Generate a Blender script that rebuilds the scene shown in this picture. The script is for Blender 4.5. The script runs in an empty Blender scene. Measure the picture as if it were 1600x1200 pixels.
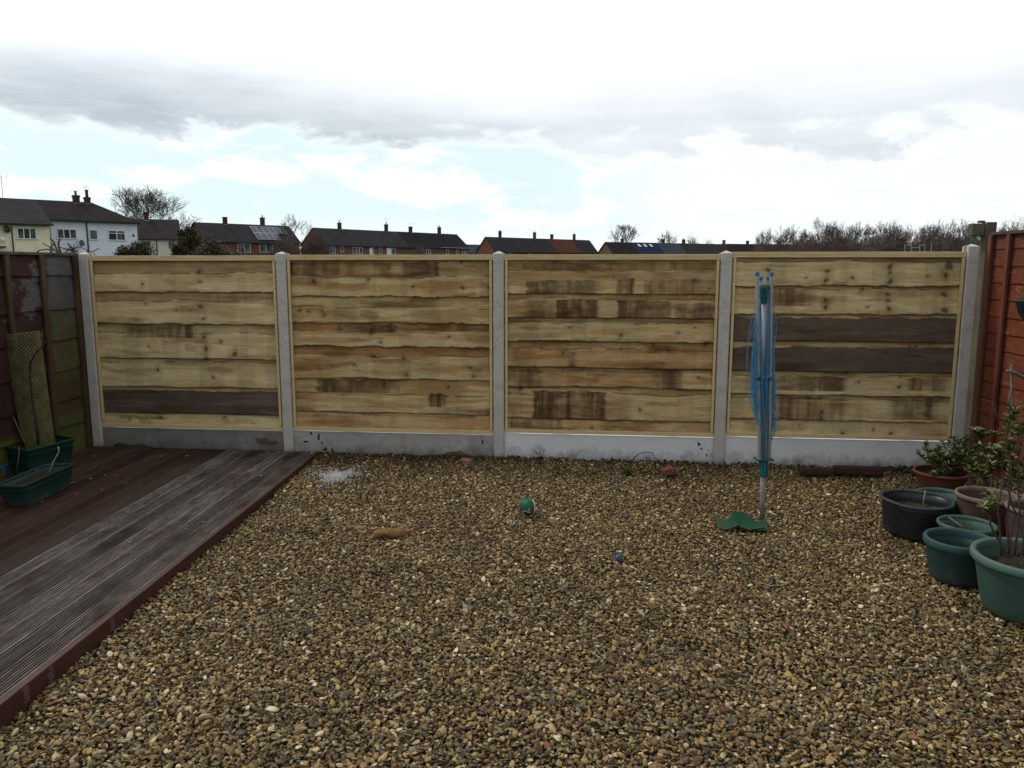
import bpy, math, random
import numpy as np
from mathutils import Vector, Matrix, noise as mnoise
R = math.radians
rnd = random.Random(7)
S = bpy.context.scene
COL = S.collection

# ------------------------------------------------------------------ camera
F, CH, PITCH = 1230.0, 1.72, R(8.55)
cd = bpy.data.cameras.new("camera"); cam = bpy.data.objects.new("camera", cd); COL.objects.link(cam)
cam.location = (0, 0, CH); cam.rotation_euler = (R(90) - PITCH, 0, 0)
cd.sensor_width = 36; cd.lens = 36 * F / 1600; cd.clip_end = 3000; cd.clip_start = 0.05
S.camera = cam
S.render.resolution_x = 1024; S.render.resolution_y = 768
S.render.engine = 'CYCLES'

# ------------------------------------------------------------------ world
SUN_EL, SUN_AZ = R(52), R(-62)       # azimuth measured from +Y towards +X; the sun is veiled, beyond the fence
def build_world():
    w = bpy.data.worlds.new("World"); S.world = w; w.use_nodes = True
    nt = w.node_tree; N = nt.nodes; L = nt.links; N.clear()
    def nd(t, **k):
        n = N.new(t)
        for a, b in k.items(): setattr(n, a, b)
        return n
    def M(op, a, b=None, c=None, clamp=False):
        n = nd('ShaderNodeMath', operation=op); n.use_clamp = clamp
        for i, v in enumerate((a, b, c)):
            if v is None: continue
            if isinstance(v, (int, float)): n.inputs[i].default_value = v
            else: L.new(v, n.inputs[i])
        return n.outputs[0]
    def sstep(x, lo, hi):
        n = nd('ShaderNodeMapRange', interpolation_type='SMOOTHSTEP')
        L.new(x, n.inputs[0]) if not isinstance(x, (int, float)) else None
        n.inputs[1].default_value = lo; n.inputs[2].default_value = hi
        return n.outputs[0]
    def mix(f, a, b):
        n = nd('ShaderNodeMix', data_type='RGBA')
        if isinstance(f, (int, float)): n.inputs[0].default_value = f
        else: L.new(f, n.inputs[0])
        for i, v in ((6, a), (7, b)):
            if isinstance(v, tuple): n.inputs[i].default_value = (*v, 1)
            else: L.new(v, n.inputs[i])
        return n.outputs[2]
    tc = nd('ShaderNodeTexCoord'); sp = nd('ShaderNodeSeparateXYZ')
    L.new(tc.outputs['Generated'], sp.inputs[0])
    x, y, z = sp.outputs
    el = M('ARCSINE', z); az = M('ARCTAN2', x, y)
    def noise(sx, sy, scale, detail=7, rough=.55, off=0., dist=0.):
        cb = nd('ShaderNodeCombineXYZ')
        L.new(M('MULTIPLY', az, sx), cb.inputs[0]); L.new(M('MULTIPLY', el, sy), cb.inputs[1]); cb.inputs[2].default_value = off
        n = nd('ShaderNodeTexNoise'); n.inputs['Scale'].default_value = scale; n.inputs['Detail'].default_value = detail
        n.inputs['Roughness'].default_value = rough; n.inputs['Distortion'].default_value = dist
        L.new(cb.outputs[0], n.inputs['Vector']); return n.outputs[0]
    n1 = noise(1, 2.6, 4.5, 8, .58, 3.1, .3)
    n2 = noise(1, 2.2, 9, 8, .62, 7.7, .2)
    n3 = noise(1, 6, 6, 8, .6, 1.4, .4)
    n4 = noise(.6, 1.3, 3.2, 6, .5, 12.4, .3)
    # wavy elevation of the cloud base
    e1 = M('ADD', el, M('MULTIPLY', M('SUBTRACT', n1, .5), .16))
    e2 = M('ADD', e1, M('MULTIPLY', M('SUBTRACT', n2, .5), .085))
    base = sstep(e2, .132, .162)                          # above the cloud base
    fall = sstep(M('ADD', el, M('MULTIPLY', M('SUBTRACT', n4, .5), .16)), .29, .135)   # grey near the base, fading upwards
    # the grey is deeper on the left half
    side = M('ADD', .62, M('MULTIPLY', sstep(az, .10, -.25), .38))
    dark = M('MULTIPLY', M('MULTIPLY', base, fall), side)
    dark = M('MULTIPLY', dark, M('ADD', .62, M('MULTIPLY', n3, .75)), clamp=True)
    cloud = mix(dark, (.74, .745, .75), (.285, .32, .345))
    # below the base: thin white veil with puffs, pale cyan gaps
    puff = sstep(M('ADD', M('MULTIPLY', n3, .3), M('MULTIPLY', n2, .7)), .50, .60)
    hz = sstep(el, .07, .005)
    right = M('MULTIPLY', sstep(az, .02, .25), .75)
    low = M('MAXIMUM', puff, M('MAXIMUM', hz, right))
    veil = mix(low, (.445, .535, .56), (.60, .62, .625))
    wisp = M('MULTIPLY', sstep(noise(1, 14, 5, 6, .6, 5.5, .5), .54, .68), M('MULTIPLY', sstep(az, -.1, .25), .45))
    veil = mix(wisp, veil, (.40, .44, .48))
    skycol = mix(base, veil, cloud)
    # added dimming of the unseen sky overhead and behind, to cut its light
    over = sstep(el, .42, .95); back = sstep(y, .35, -.35)
    thick = M('MAXIMUM', over, back)  # mask for the added sky dimming
    dimc = mix(M('MULTIPLY', thick, M('ADD', .75, M('MULTIPLY', n4, .25))), (1, 1, 1), (.62, .63, .66))
    mul = nd('ShaderNodeMix', data_type='RGBA', blend_type='MULTIPLY'); mul.inputs[0].default_value = 1
    L.new(skycol, mul.inputs[6]); L.new(dimc, mul.inputs[7])
    bg = nd('ShaderNodeBackground'); L.new(mul.outputs[2], bg.inputs[0]); bg.inputs[1].default_value = 1.0
    st = nd('ShaderNodeTexSky', sky_type='NISHITA'); st.sun_disc = False; st.sun_elevation = SUN_EL; st.sun_rotation = SUN_AZ
    bs = nd('ShaderNodeBackground'); L.new(st.outputs[0], bs.inputs[0]); bs.inputs[1].default_value = .1
    ms = nd('ShaderNodeMixShader'); ms.inputs[0].default_value = .92
    L.new(bs.outputs[0], ms.inputs[1]); L.new(bg.outputs[0], ms.inputs[2])
    o = nd('ShaderNodeOutputWorld'); L.new(ms.outputs[0], o.inputs[0])
build_world()
sd = bpy.data.lights.new("sun", 'SUN'); sd.energy = 1.0; sd.angle = R(14); sd.color = (1, .96, .9)
so = bpy.data.objects.new("sun", sd); COL.objects.link(so)
sv = Vector((math.sin(SUN_AZ) * math.cos(SUN_EL), math.cos(SUN_AZ) * math.cos(SUN_EL), math.sin(SUN_EL)))
so.rotation_euler = sv.to_track_quat('Z', 'Y').to_euler(); so.location = sv * 30
S.view_settings.view_transform = 'Standard'; S.view_settings.look = 'None'
S.view_settings.exposure = .85; S.view_settings.gamma = 1

# ------------------------------------------------------------------ helpers
def ray(px, py):
    u = (px - 800) / F; v = (py - 600) / F
    return Vector((u, math.cos(PITCH) - v * math.sin(PITCH), -math.sin(PITCH) - v * math.cos(PITCH)))
def at(px, py, Y):
    d = ray(px, py); return Vector((0, 0, CH)) + d * (Y / d.y)
def ground(px, py, z=0.):
    d = ray(px, py); return Vector((0, 0, CH)) + d * ((z - CH) / d.z)

class MB:
    def __init__(s): s.v = []; s.f = []
    def add(s, vs, fs):
        o = len(s.v); s.v += [tuple(v) for v in vs]; s.f += [tuple(i + o for i in f) for f in fs]
    def box(s, c, d, m=None):
        x, y, z = (q / 2 for q in d)
        vs = [Vector((sx * x, sy * y, sz * z)) for sz in (-1, 1) for sy in (-1, 1) for sx in (-1, 1)]
        if m is not None: vs = [m @ v for v in vs]
        vs = [Vector(c) + v for v in vs]
        s.add(vs, [(0, 2, 3, 1), (4, 5, 7, 6), (0, 1, 5, 4), (2, 6, 7, 3), (0, 4, 6, 2), (1, 3, 7, 5)])
    def tube(s, pts, rs, n=8, cap=True):
        pts = [Vector(p) for p in pts]
        if isinstance(rs, (int, float)): rs = [rs] * len(pts)
        vs = []; a = None
        for i, p in enumerate(pts):
            d = (pts[min(i + 1, len(pts) - 1)] - pts[max(i - 1, 0)])
            if d.length < 1e-9: d = Vector((0, 0, 1))
            d.normalize()
            if a is None: a = d.orthogonal().normalized()
            else:
                a = a - d * a.dot(d)
                if a.length < 1e-6: a = d.orthogonal()
                a.normalize()
            b = d.cross(a)
            for k in range(n):
                t = 2 * math.pi * k / n
                vs.append(p + (a * math.cos(t) + b * math.sin(t)) * rs[i])
        fs = []
        for i in range(len(pts) - 1):
            for k in range(n):
                k2 = (k + 1) % n
                fs.append((i * n + k, i * n + k2, (i + 1) * n + k2, (i + 1) * n + k))
        if cap:
            fs.append(tuple(range(n))[::-1]); fs.append(tuple((len(pts) - 1) * n + k for k in range(n)))
        s.add(vs, fs)
    def lathe(s, prof, n=40, c=(0, 0, 0), sx=1, sy=1, wob=None):
        vs = []
        for j, (r, z) in enumerate(prof):
            for k in range(n):
                t = 2 * math.pi * k / n
                w = wob(t, j) if wob else 1
                vs.append((c[0] + r * w * math.cos(t) * sx, c[1] + r * w * math.sin(t) * sy, c[2] + z))
        fs = []
        for j in range(len(prof) - 1):
            for k in range(n):
                k2 = (k + 1) % n
                fs.append((j * n + k, j * n + k2, (j + 1) * n + k2, (j + 1) * n + k))
        s.add(vs, fs)
    def build(s, name, mat, parent=None, smooth=False, bevel=0):
        me = bpy.data.meshes.new(name); me.from_pydata(s.v, [], s.f); me.update()
        if smooth:
            me.polygons.foreach_set('use_smooth', [True] * len(me.polygons))
        me.materials.append(mat)
        o = bpy.data.objects.new(name, me); COL.objects.link(o)
        if parent: o.parent = parent
        if bevel:
            b = o.modifiers.new('bevel', 'BEVEL'); b.width = bevel; b.segments = 2; b.limit_method = 'ANGLE'
        return o
def tag(o, label=None, cat=None, group=None, kind=None):
    if label: o['label'] = label
    if cat: o['category'] = cat
    if group: o['group'] = group
    if kind: o['kind'] = kind
    return o
def thing(name, label, cat, loc=(0, 0, 0), group=None, rz=0):
    o = bpy.data.objects.new(name, None); COL.objects.link(o); o.location = loc; o.rotation_euler = (0, 0, rz)
    o.empty_display_size = .2
    return tag(o, label, cat, group)
def sheet(name, mat, quad, parent=None):
    m = MB(); m.add(quad, [(0, 1, 2, 3)]); return m.build(name, mat, parent)

# ---- procedural materials
def mat_new(name, rough=.8, spec=.3):
    m = bpy.data.materials.new(name); m.use_nodes = True
    nt = m.node_tree; b = nt.nodes['Principled BSDF']
    b.inputs['Roughness'].default_value = rough; b.inputs['Specular IOR Level'].default_value = spec
    return m, nt, b
def ramp(nt, fac, stops, interp='LINEAR'):
    r = nt.nodes.new('ShaderNodeValToRGB'); r.color_ramp.interpolation = interp
    el = r.color_ramp.elements
    while len(el) > 1: el.remove(el[-1])
    el[0].position = stops[0][0]; el[0].color = (*stops[0][1], 1)
    for p, c in stops[1:]:
        e = el.new(p); e.color = (*c, 1)
    nt.links.new(fac, r.inputs[0]); return r.outputs[0]
def tnoise(nt, vec, scale, detail=5, rough=.6, stretch=None, dist=0):
    if stretch is not None:
        mp = nt.nodes.new('ShaderNodeMapping'); mp.inputs['Scale'].default_value = stretch
        nt.links.new(vec, mp.inputs[0]); vec = mp.outputs[0]
    n = nt.nodes.new('ShaderNodeTexNoise'); n.inputs['Scale'].default_value = scale; n.inputs['Detail'].default_value = detail
    n.inputs['Roughness'].default_value = rough; n.inputs['Distortion'].default_value = dist
    nt.links.new(vec, n.inputs['Vector']); return n.outputs[0]
def mixc(nt, f, a, b, mode='MIX'):
    n = nt.nodes.new('ShaderNodeMix'); n.data_type = 'RGBA'; n.blend_type = mode
    if isinstance(f, (int, float)): n.inputs[0].default_value = f
    else: nt.links.new(f, n.inputs[0])
    for i, v in ((6, a), (7, b)):
        if isinstance(v, tuple): n.inputs[i].default_value = (*v, 1)
        else: nt.links.new(v, n.inputs[i])
    return n.outputs[2]
def bump(nt, b, h, strength=.3, dist=.01):
    n = nt.nodes.new('ShaderNodeBump'); n.inputs['Strength'].default_value = strength; n.inputs['Distance'].default_value = dist
    nt.links.new(h, n.inputs['Height']); nt.links.new(n.outputs[0], b.inputs['Normal'])
def coords(nt): return nt.nodes.new('ShaderNodeTexCoord').outputs['Object']
def simple(name, c1, c2, scale=8, rough=.8, spec=.3, stretch=None, bs=.2, detail=6, lo=.35, hi=.65, c3=None, bd=.005):
    m, nt, b = mat_new(name, rough, spec)
    f = tnoise(nt, coords(nt), scale, detail, .62, stretch)
    st = [(lo, c1), (hi, c2)] if c3 is None else [(lo, c1), ((lo + hi) / 2, c3), (hi, c2)]
    nt.links.new(ramp(nt, f, st), b.inputs['Base Color'])
    if bs: bump(nt, b, f, bs, bd)
    return m

# value noise for vertex painting of wood
def vnoise(x, y, seed):
    xi = np.floor(x).astype(np.int64); yi = np.floor(y).astype(np.int64); xf = x - xi; yf = y - yi
    xf = xf * xf * (3 - 2 * xf); yf = yf * yf * (3 - 2 * yf)
    def h(a, b):
        n = (a * 374761393 + b * 668265263 + seed * 1442695041) & 0x7fffffff
        n = ((n ^ (n >> 13)) * 1274126177) & 0x7fffffff
        return ((n ^ (n >> 16)) & 0xffff) / 65535.
    return (h(xi, yi) * (1 - xf) + h(xi + 1, yi) * xf) * (1 - yf) + (h(xi, yi + 1) * (1 - xf) + h(xi + 1, yi + 1) * xf) * yf
def fbm(x, y, seed, oct=4):
    s = 0; a = .5; t = 0
    for i in range(oct):
        s = s + a * vnoise(x * 2 ** i, y * 2 ** i, seed + i * 17); t += a; a *= .55
    return s / t
def ss(a, b, x):
    t = np.clip((x - a) / (b - a), 0, 1); return t * t * (3 - 2 * t)

def grid_mesh(name, P, Ccol, mat, parent=None):
    """P: (ny,nx,3) points, Ccol: (ny,nx,3) linear colours"""
    ny, nx = P.shape[:2]
    idx = np.arange(ny * nx).reshape(ny, nx)
    q = np.stack([idx[:-1, :-1], idx[:-1, 1:], idx[1:, 1:], idx[1:, :-1]], -1).reshape(-1, 4)
    return P.reshape(-1, 3), Ccol.reshape(-1, 3), q
def mesh_np(name, V, Q, mat, parent=None, col=None, smooth=False):
    me = bpy.data.meshes.new(name)
    me.vertices.add(len(V)); me.vertices.foreach_set('co', np.asarray(V, np.float32).ravel())
    n = Q.shape[1]
    me.loops.add(Q.size); me.loops.foreach_set('vertex_index', Q.astype(np.int32).ravel())
    me.polygons.add(len(Q)); me.polygons.foreach_set('loop_start', np.arange(0, Q.size, n, dtype=np.int32))
    me.polygons.foreach_set('loop_total', np.full(len(Q), n, np.int32))
    if smooth: me.polygons.foreach_set('use_smooth', np.ones(len(Q), bool))
    me.update(calc_edges=True)
    if col is not None:
        a = me.color_attributes.new('wood', 'FLOAT_COLOR', 'POINT')
        c4 = np.ones((len(V), 4), np.float32); c4[:, :3] = col; a.data.foreach_set('color', c4.ravel())
    me.materials.append(mat)
    o = bpy.data.objects.new(name, me); COL.objects.link(o)
    if parent: o.parent = parent
    return o

# ------------------------------------------------------------------ materials
def wood_vc():
    m, nt, b = mat_new('sawn_wood', .82, .2)
    a = nt.nodes.new('ShaderNodeAttribute'); a.attribute_name = 'wood'
    co = coords(nt)
    g = tnoise(nt, co, 6, 8, .7, (1.2, 8, 24), .6)
    gr = ramp(nt, g, [(.3, (.66, .64, .62)), (.5, (1, 1, 1)), (.72, (1.16, 1.14, 1.1))])
    c = mixc(nt, 1., a.outputs['Color'], gr, 'MULTIPLY')
    f = tnoise(nt, co, 60, 3, .6, (.35, 1, 3.2))
    c = mixc(nt, .8, c, ramp(nt, f, [(.3, (.8, .8, .8)), (.7, (1.12, 1.12, 1.12))]), 'MULTIPLY')
    nt.links.new(c, b.inputs['Base Color']); bump(nt, b, g, .25, .004)
    return m
M_WOODVC = wood_vc()
M_RAIL = simple('new_timber', (.44, .33, .15), (.60, .48, .26), 5, .8, .2, (1, 6, 14), .2, 7, .3, .7)
def concrete(name, a, bcol, stain=0.):
    m, nt, b = mat_new(name, .88, .25)
    co = coords(nt)
    n1 = tnoise(nt, co, 3.2, 7, .62); n2 = tnoise(nt, co, 90, 3, .6)
    c = ramp(nt, n1, [(.3, a), (.7, bcol)])
    c = mixc(nt, .55, c, ramp(nt, n2, [(.35, (.72, .72, .72)), (.65, (1.12, 1.12, 1.12))]), 'MULTIPLY')
    if stain:
        n3 = tnoise(nt, co, 2.1, 8, .7, (1, 1, 1.6), .4)
        f = ramp(nt, n3, [(.52, (0, 0, 0)), (.66, (stain, stain, stain))])
        c = mixc(nt, f, c, (.11, .09, .065))
    sx = nt.nodes.new('ShaderNodeSeparateXYZ'); nt.links.new(co, sx.inputs[0])
    ma = nt.nodes.new('ShaderNodeMath'); ma.operation = 'MULTIPLY_ADD'; nt.links.new(sx.outputs[2], ma.inputs[0]); ma.inputs[1].default_value = -3.0; nt.links.new(tnoise(nt, co, 9, 7, .72), ma.inputs[2])
    c = mixc(nt, ramp(nt, ma.outputs[0], [(.12, (0, 0, 0)), (.5, (.75, .75, .75))]), c, (.085, .068, .048))
    nt.links.new(c, b.inputs['Base Color']); bump(nt, b, n2, .25, .003)
    return m
M_POST = concrete('concrete_post', (.38, .36, .32), (.52, .50, .445), .4)
M_GB_DIRTY = concrete('concrete_dirty', (.13, .125, .115), (.24, .23, .215), .75)
M_GB_CLEAN = concrete('concrete_clean', (.56, .565, .565), (.66, .66, .655), .08)
M_GB_MID = concrete('concrete_mid', (.26, .25, .235), (.40, .385, .365), .5)

# ------------------------------------------------------------------ ground
M_FIELD = simple('field_grass', (.035, .05, .018), (.07, .085, .03), .6, .95, .1)
g = MB(); g.add([(-1500, -400, -.12), (1500, -400, -.12), (1500, 2200, -.12), (-1500, 2200, -.12)], [(0, 1, 2, 3)])
tag(g.build('ground', M_FIELD), kind='structure')
M_SOIL = simple('soil', (.022, .017, .012), (.045, .035, .025), 30, .95, .1)
g = MB(); g.add([(-5.2, -1, -.03), (5.2, -1, -.03), (5.2, 6.9, -.03), (-5.2, 8.3, -.03)], [(0, 1, 2, 3)])
tag(g.build('garden_soil', M_SOIL), kind='structure')

# ------------------------------------------------------------------ back fence
PA = at(147, 560, 7.28); PB = at(1503, 560, 6.47)
PA.z = PB.z = 0
FD = (PB - PA).normalized(); FLEN = (PB - PA).length
FN = Vector((FD.y, -FD.x, 0))            # towards the camera
FANG = math.atan2(FD.y, FD.x)
FM = Matrix.Rotation(FANG, 3, 'Z')
def fp(s, n, z): return PA + FD * s + FN * n + Vector((0, 0, z))
def floc(px, py, n=0.):
    d = ray(px, py); o = Vector((0, 0, CH)); q = PA + FN * n
    t = (q - o).dot(FN) / d.dot(FN); h = o + d * t
    return (h - PA).dot(FD), h.z
post_s = [0, *[floc(x, 560)[0] for x in (448, 780, 1128)], FLEN]
post_top = [1.835, 1.835, 1.835, 1.835, 1.885]
GROUNDZ = 0.0
labels = ['grey concrete fence post in the left corner beside the mossy old fence',
          'grey concrete fence post standing at the end of the timber deck',
          'middle grey concrete fence post between the second and third new panels',
          'grey concrete fence post just left of the folded clothes airer',
          'grey concrete fence post in the right corner against the red brown fence']
for i, s in enumerate(post_s):
    t = thing('concrete_post', labels[i], 'fence post', fp(s, 0, 0), 'concrete posts of the back fence', FANG)
    m = MB(); w, d, h = .093, .105, post_top[i] - .012
    bx = w / 2
    # chamfered H section, as an extruded outline with slots
    sl = .026
    out = [(-bx, -d / 2 + .008), (-bx + .008, -d / 2), (bx - .008, -d / 2), (bx, -d / 2 + .008), (bx, -sl), (bx - .02, -sl), (bx - .02, sl), (bx, sl), (bx, d / 2), (-bx, d / 2), (-bx, sl), (-bx + .02, sl), (-bx + .02, -sl), (-bx, -sl)]
    n = len(out)
    vs = [(x, y, z) for z in (-.3, h) for x, y in out]
    fs = [(k, (k + 1) % n, n + (k + 1) % n, n + k) for k in range(n)] + [tuple(range(n))[::-1]]
    # weathered pointed top
    cx = [(x * .12, y * .12, h + .020) for x, y in out]
    vs += cx; fs += [(n + k, n + (k + 1) % n, 2 * n + (k + 1) % n, 2 * n + k) for k in range(n)] + [tuple(2 * n + k for k in range(n))]
    m.add(vs, fs); m.build('post_shaft', M_POST, t)

# per panel data in photograph pixels: lap = lower edges, strip = pale/other-toned upper strip of the next board,
#   stains = (x0,x1,y0,y1,strength,kind)   kind 0 grey-brown bark stain with hard sides, 1 soft orange, 2 whole dark board
panels = [
 dict(x0=152, x1=434, top=398, bot=668, lap=[456, 507, 560, 605, 646], sec=[427, 470, 521, 566, 612], wav=[.004, .005, .004, .004, .003],
      stains=[(200, 305, 507, 528, .6, 0), (165, 440, 611, 647, .97, 2), (180, 250, 650, 655, .5, 0), (162, 440, 408, 425, .22, 1), (162, 440, 457, 474, .22, 0), (162, 440, 560, 570, .15, 0)],
      knots=[(222, 444, 5), (310, 425, 7), (312, 440, 5), (313, 479, 8), (318, 498, 5), (318, 527, 7), (322, 545, 9), (322, 560, 6), (367, 553, 9), (227, 475, 3), (275, 485, 3), (344, 535, 4), (246, 578, 6), (333, 590, 5), (237, 612, 4), (232, 541, 3), (203, 655, 4), (350, 652, 5), (345, 532, 3)]),
 dict(x0=453, x1=768, top=398, bot=674, lap=[464, 506, 542, 592, 645], sec=[432, 480, 517, 557, 618], wav=[.009, .011, .009, .005, .004],
      stains=[(457, 535, 410, 431, .65, 0), (545, 560, 410, 431, .4, 0), (590, 612, 410, 431, .6, 0), (632, 687, 410, 432, .75, 0), (640, 662, 410, 420, .4, 0), (457, 520, 432, 448, .35, 1),
              (562, 600, 482, 500, .55, 3), (457, 530, 506, 517, .6, 4), (528, 620, 506, 520, .7, 0), (625, 705, 506, 517, .6, 4), (715, 767, 506, 518, .6, 0), (457, 767, 543, 556, .6, 4), (460, 500, 557, 590, .3, 1), (580, 640, 560, 588, .35, 1),
              (493, 622, 593, 614, .65, 0), (668, 694, 616, 636, .6, 0), (457, 490, 620, 644, .3, 1), (457, 767, 650, 668, .3, 4)],
      knots=[(645, 448, 5), (723, 450, 5), (575, 437, 5), (580, 520, 6), (595, 535, 5), (701, 526, 5), (506, 493, 5), (468, 485, 6), (482, 487, 5), (503, 486, 4), (490, 440, 8), (765, 450, 8), (583, 557, 7), (553, 570, 5), (735, 575, 6), (635, 586, 5), (740, 588, 5), (720, 410, 5), (600, 600, 5), (700, 605, 4), (630, 560, 4)]),
 dict(x0=792, x1=1118, top=399, bot=678, lap=[459, 497, 534, 575, 606, 656], sec=[423, 467, 505, 546, 582, 617], wav=[.003, .004, .005, .003, .006, .005],
      stains=[(816, 900, 410, 422, .7, 0), (897, 937, 410, 422, .6, 0), (945, 960, 410, 423, .55, 0), (970, 1022, 410, 423, .45, 0), (1042, 1113, 410, 422, .5, 0), (797, 1113, 424, 440, .4, 1), (797, 1113, 409, 423, .5, 1), (797, 1113, 466, 497, .35, 1),
              (823, 935, 438, 459, .62, 0), (962, 988, 436, 459, .7, 0), (1003, 1113, 438, 459, .5, 0), (825, 868, 470, 497, .5, 0), (868, 933, 468, 497, .72, 0), (963, 1046, 470, 497, .72, 0), (1052, 1113, 474, 497, .6, 0), (797, 1113, 500, 504, .35, 0),
              (797, 1113, 547, 575, .45, 4), (890, 900, 550, 575, .4, 0), (797, 830, 548, 575, .3, 0), (800, 845, 577, 606, .6, 0), (845, 900, 579, 606, .35, 1), (1020, 1065, 578, 606, .65, 0), (870, 1020, 582, 606, .3, 4),
              (833, 948, 611, 656, .68, 0), (800, 833, 620, 656, .3, 1), (948, 990, 620, 656, .3, 1), (797, 833, 660, 668, .5, 0), (797, 880, 655, 671, .35, 0)],
      knots=[(891, 512, 4), (970, 524, 5), (1021, 540, 6), (1103, 537, 9), (1086, 438, 5), (1086, 512, 3), (813, 608, 6), (970, 545, 3), (1108, 451, 3), (1060, 520, 4), (835, 572, 4), (880, 552, 4), (893, 570, 5), (1092, 590, 4), (1000, 640, 5), (925, 668, 4), (950, 676, 4)]),
 dict(x0=1143, x1=1500, top=392, bot=684, lap=[447, 491, 534, 581, 618, 657], sec=[408, 452, 496, 543, 588, 625], wav=[.007, .006, .003, .003, .003, .006],
      stains=[(1205, 1267, 453, 478, .5, 0), (1150, 1205, 455, 482, .25, 1), (1147, 1484, 497, 534, .93, 2), (1147, 1484, 543, 581, .95, 2), (1210, 1325, 588, 611, .68, 0), (1425, 1483, 590, 611, .68, 0), (1147, 1205, 590, 610, .25, 0),
              (1215, 1325, 620, 656, .55, 0), (1255, 1300, 620, 625, .6, 0), (1400, 1470, 622, 656, .68, 0), (1147, 1190, 625, 640, .3, 1), (1430, 1483, 618, 626, .5, 0)],
      knots=[(1200, 422, 8), (1293, 424, 7), (1291, 438, 8), (1391, 417, 9), (1391, 426, 4), (1391, 440, 9), (1332, 434, 6), (1348, 452, 5), (1290, 469, 7), (1290, 480, 8), (1388, 460, 7), (1388, 470, 5), (1389, 482, 8), (1484, 415, 14), (1478, 430, 8), (1476, 460, 10), (1476, 485, 10), (1450, 432, 3), (1260, 434, 3), (1355, 480, 3), (1342, 597, 4), (1405, 605, 6), (1284, 643, 6), (1283, 654, 6), (1407, 588, 3), (1365, 672, 4), (1392, 677, 6), (1316, 677, 6), (1432, 542, 3), (1422, 542, 3)]),
]
def rail_box(m, s0, s1, z0, z1, n0, n1, loc):
    m.box(((s0 + s1) / 2 - loc, -(n0 + n1) / 2, (z0 + z1) / 2), (s1 - s0, abs(n1 - n0), z1 - z0))
panel_labels = ['new pale panel on the left with one dark brown board near its bottom',
                'new pale panel with deeply wavy board edges and orange streaks, right of the deck end',
                'new pale panel with blocky brown stains across its top boards, middle right',
                'new pale panel with two full width dark boards behind the clothes airer']
fine = 420
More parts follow.
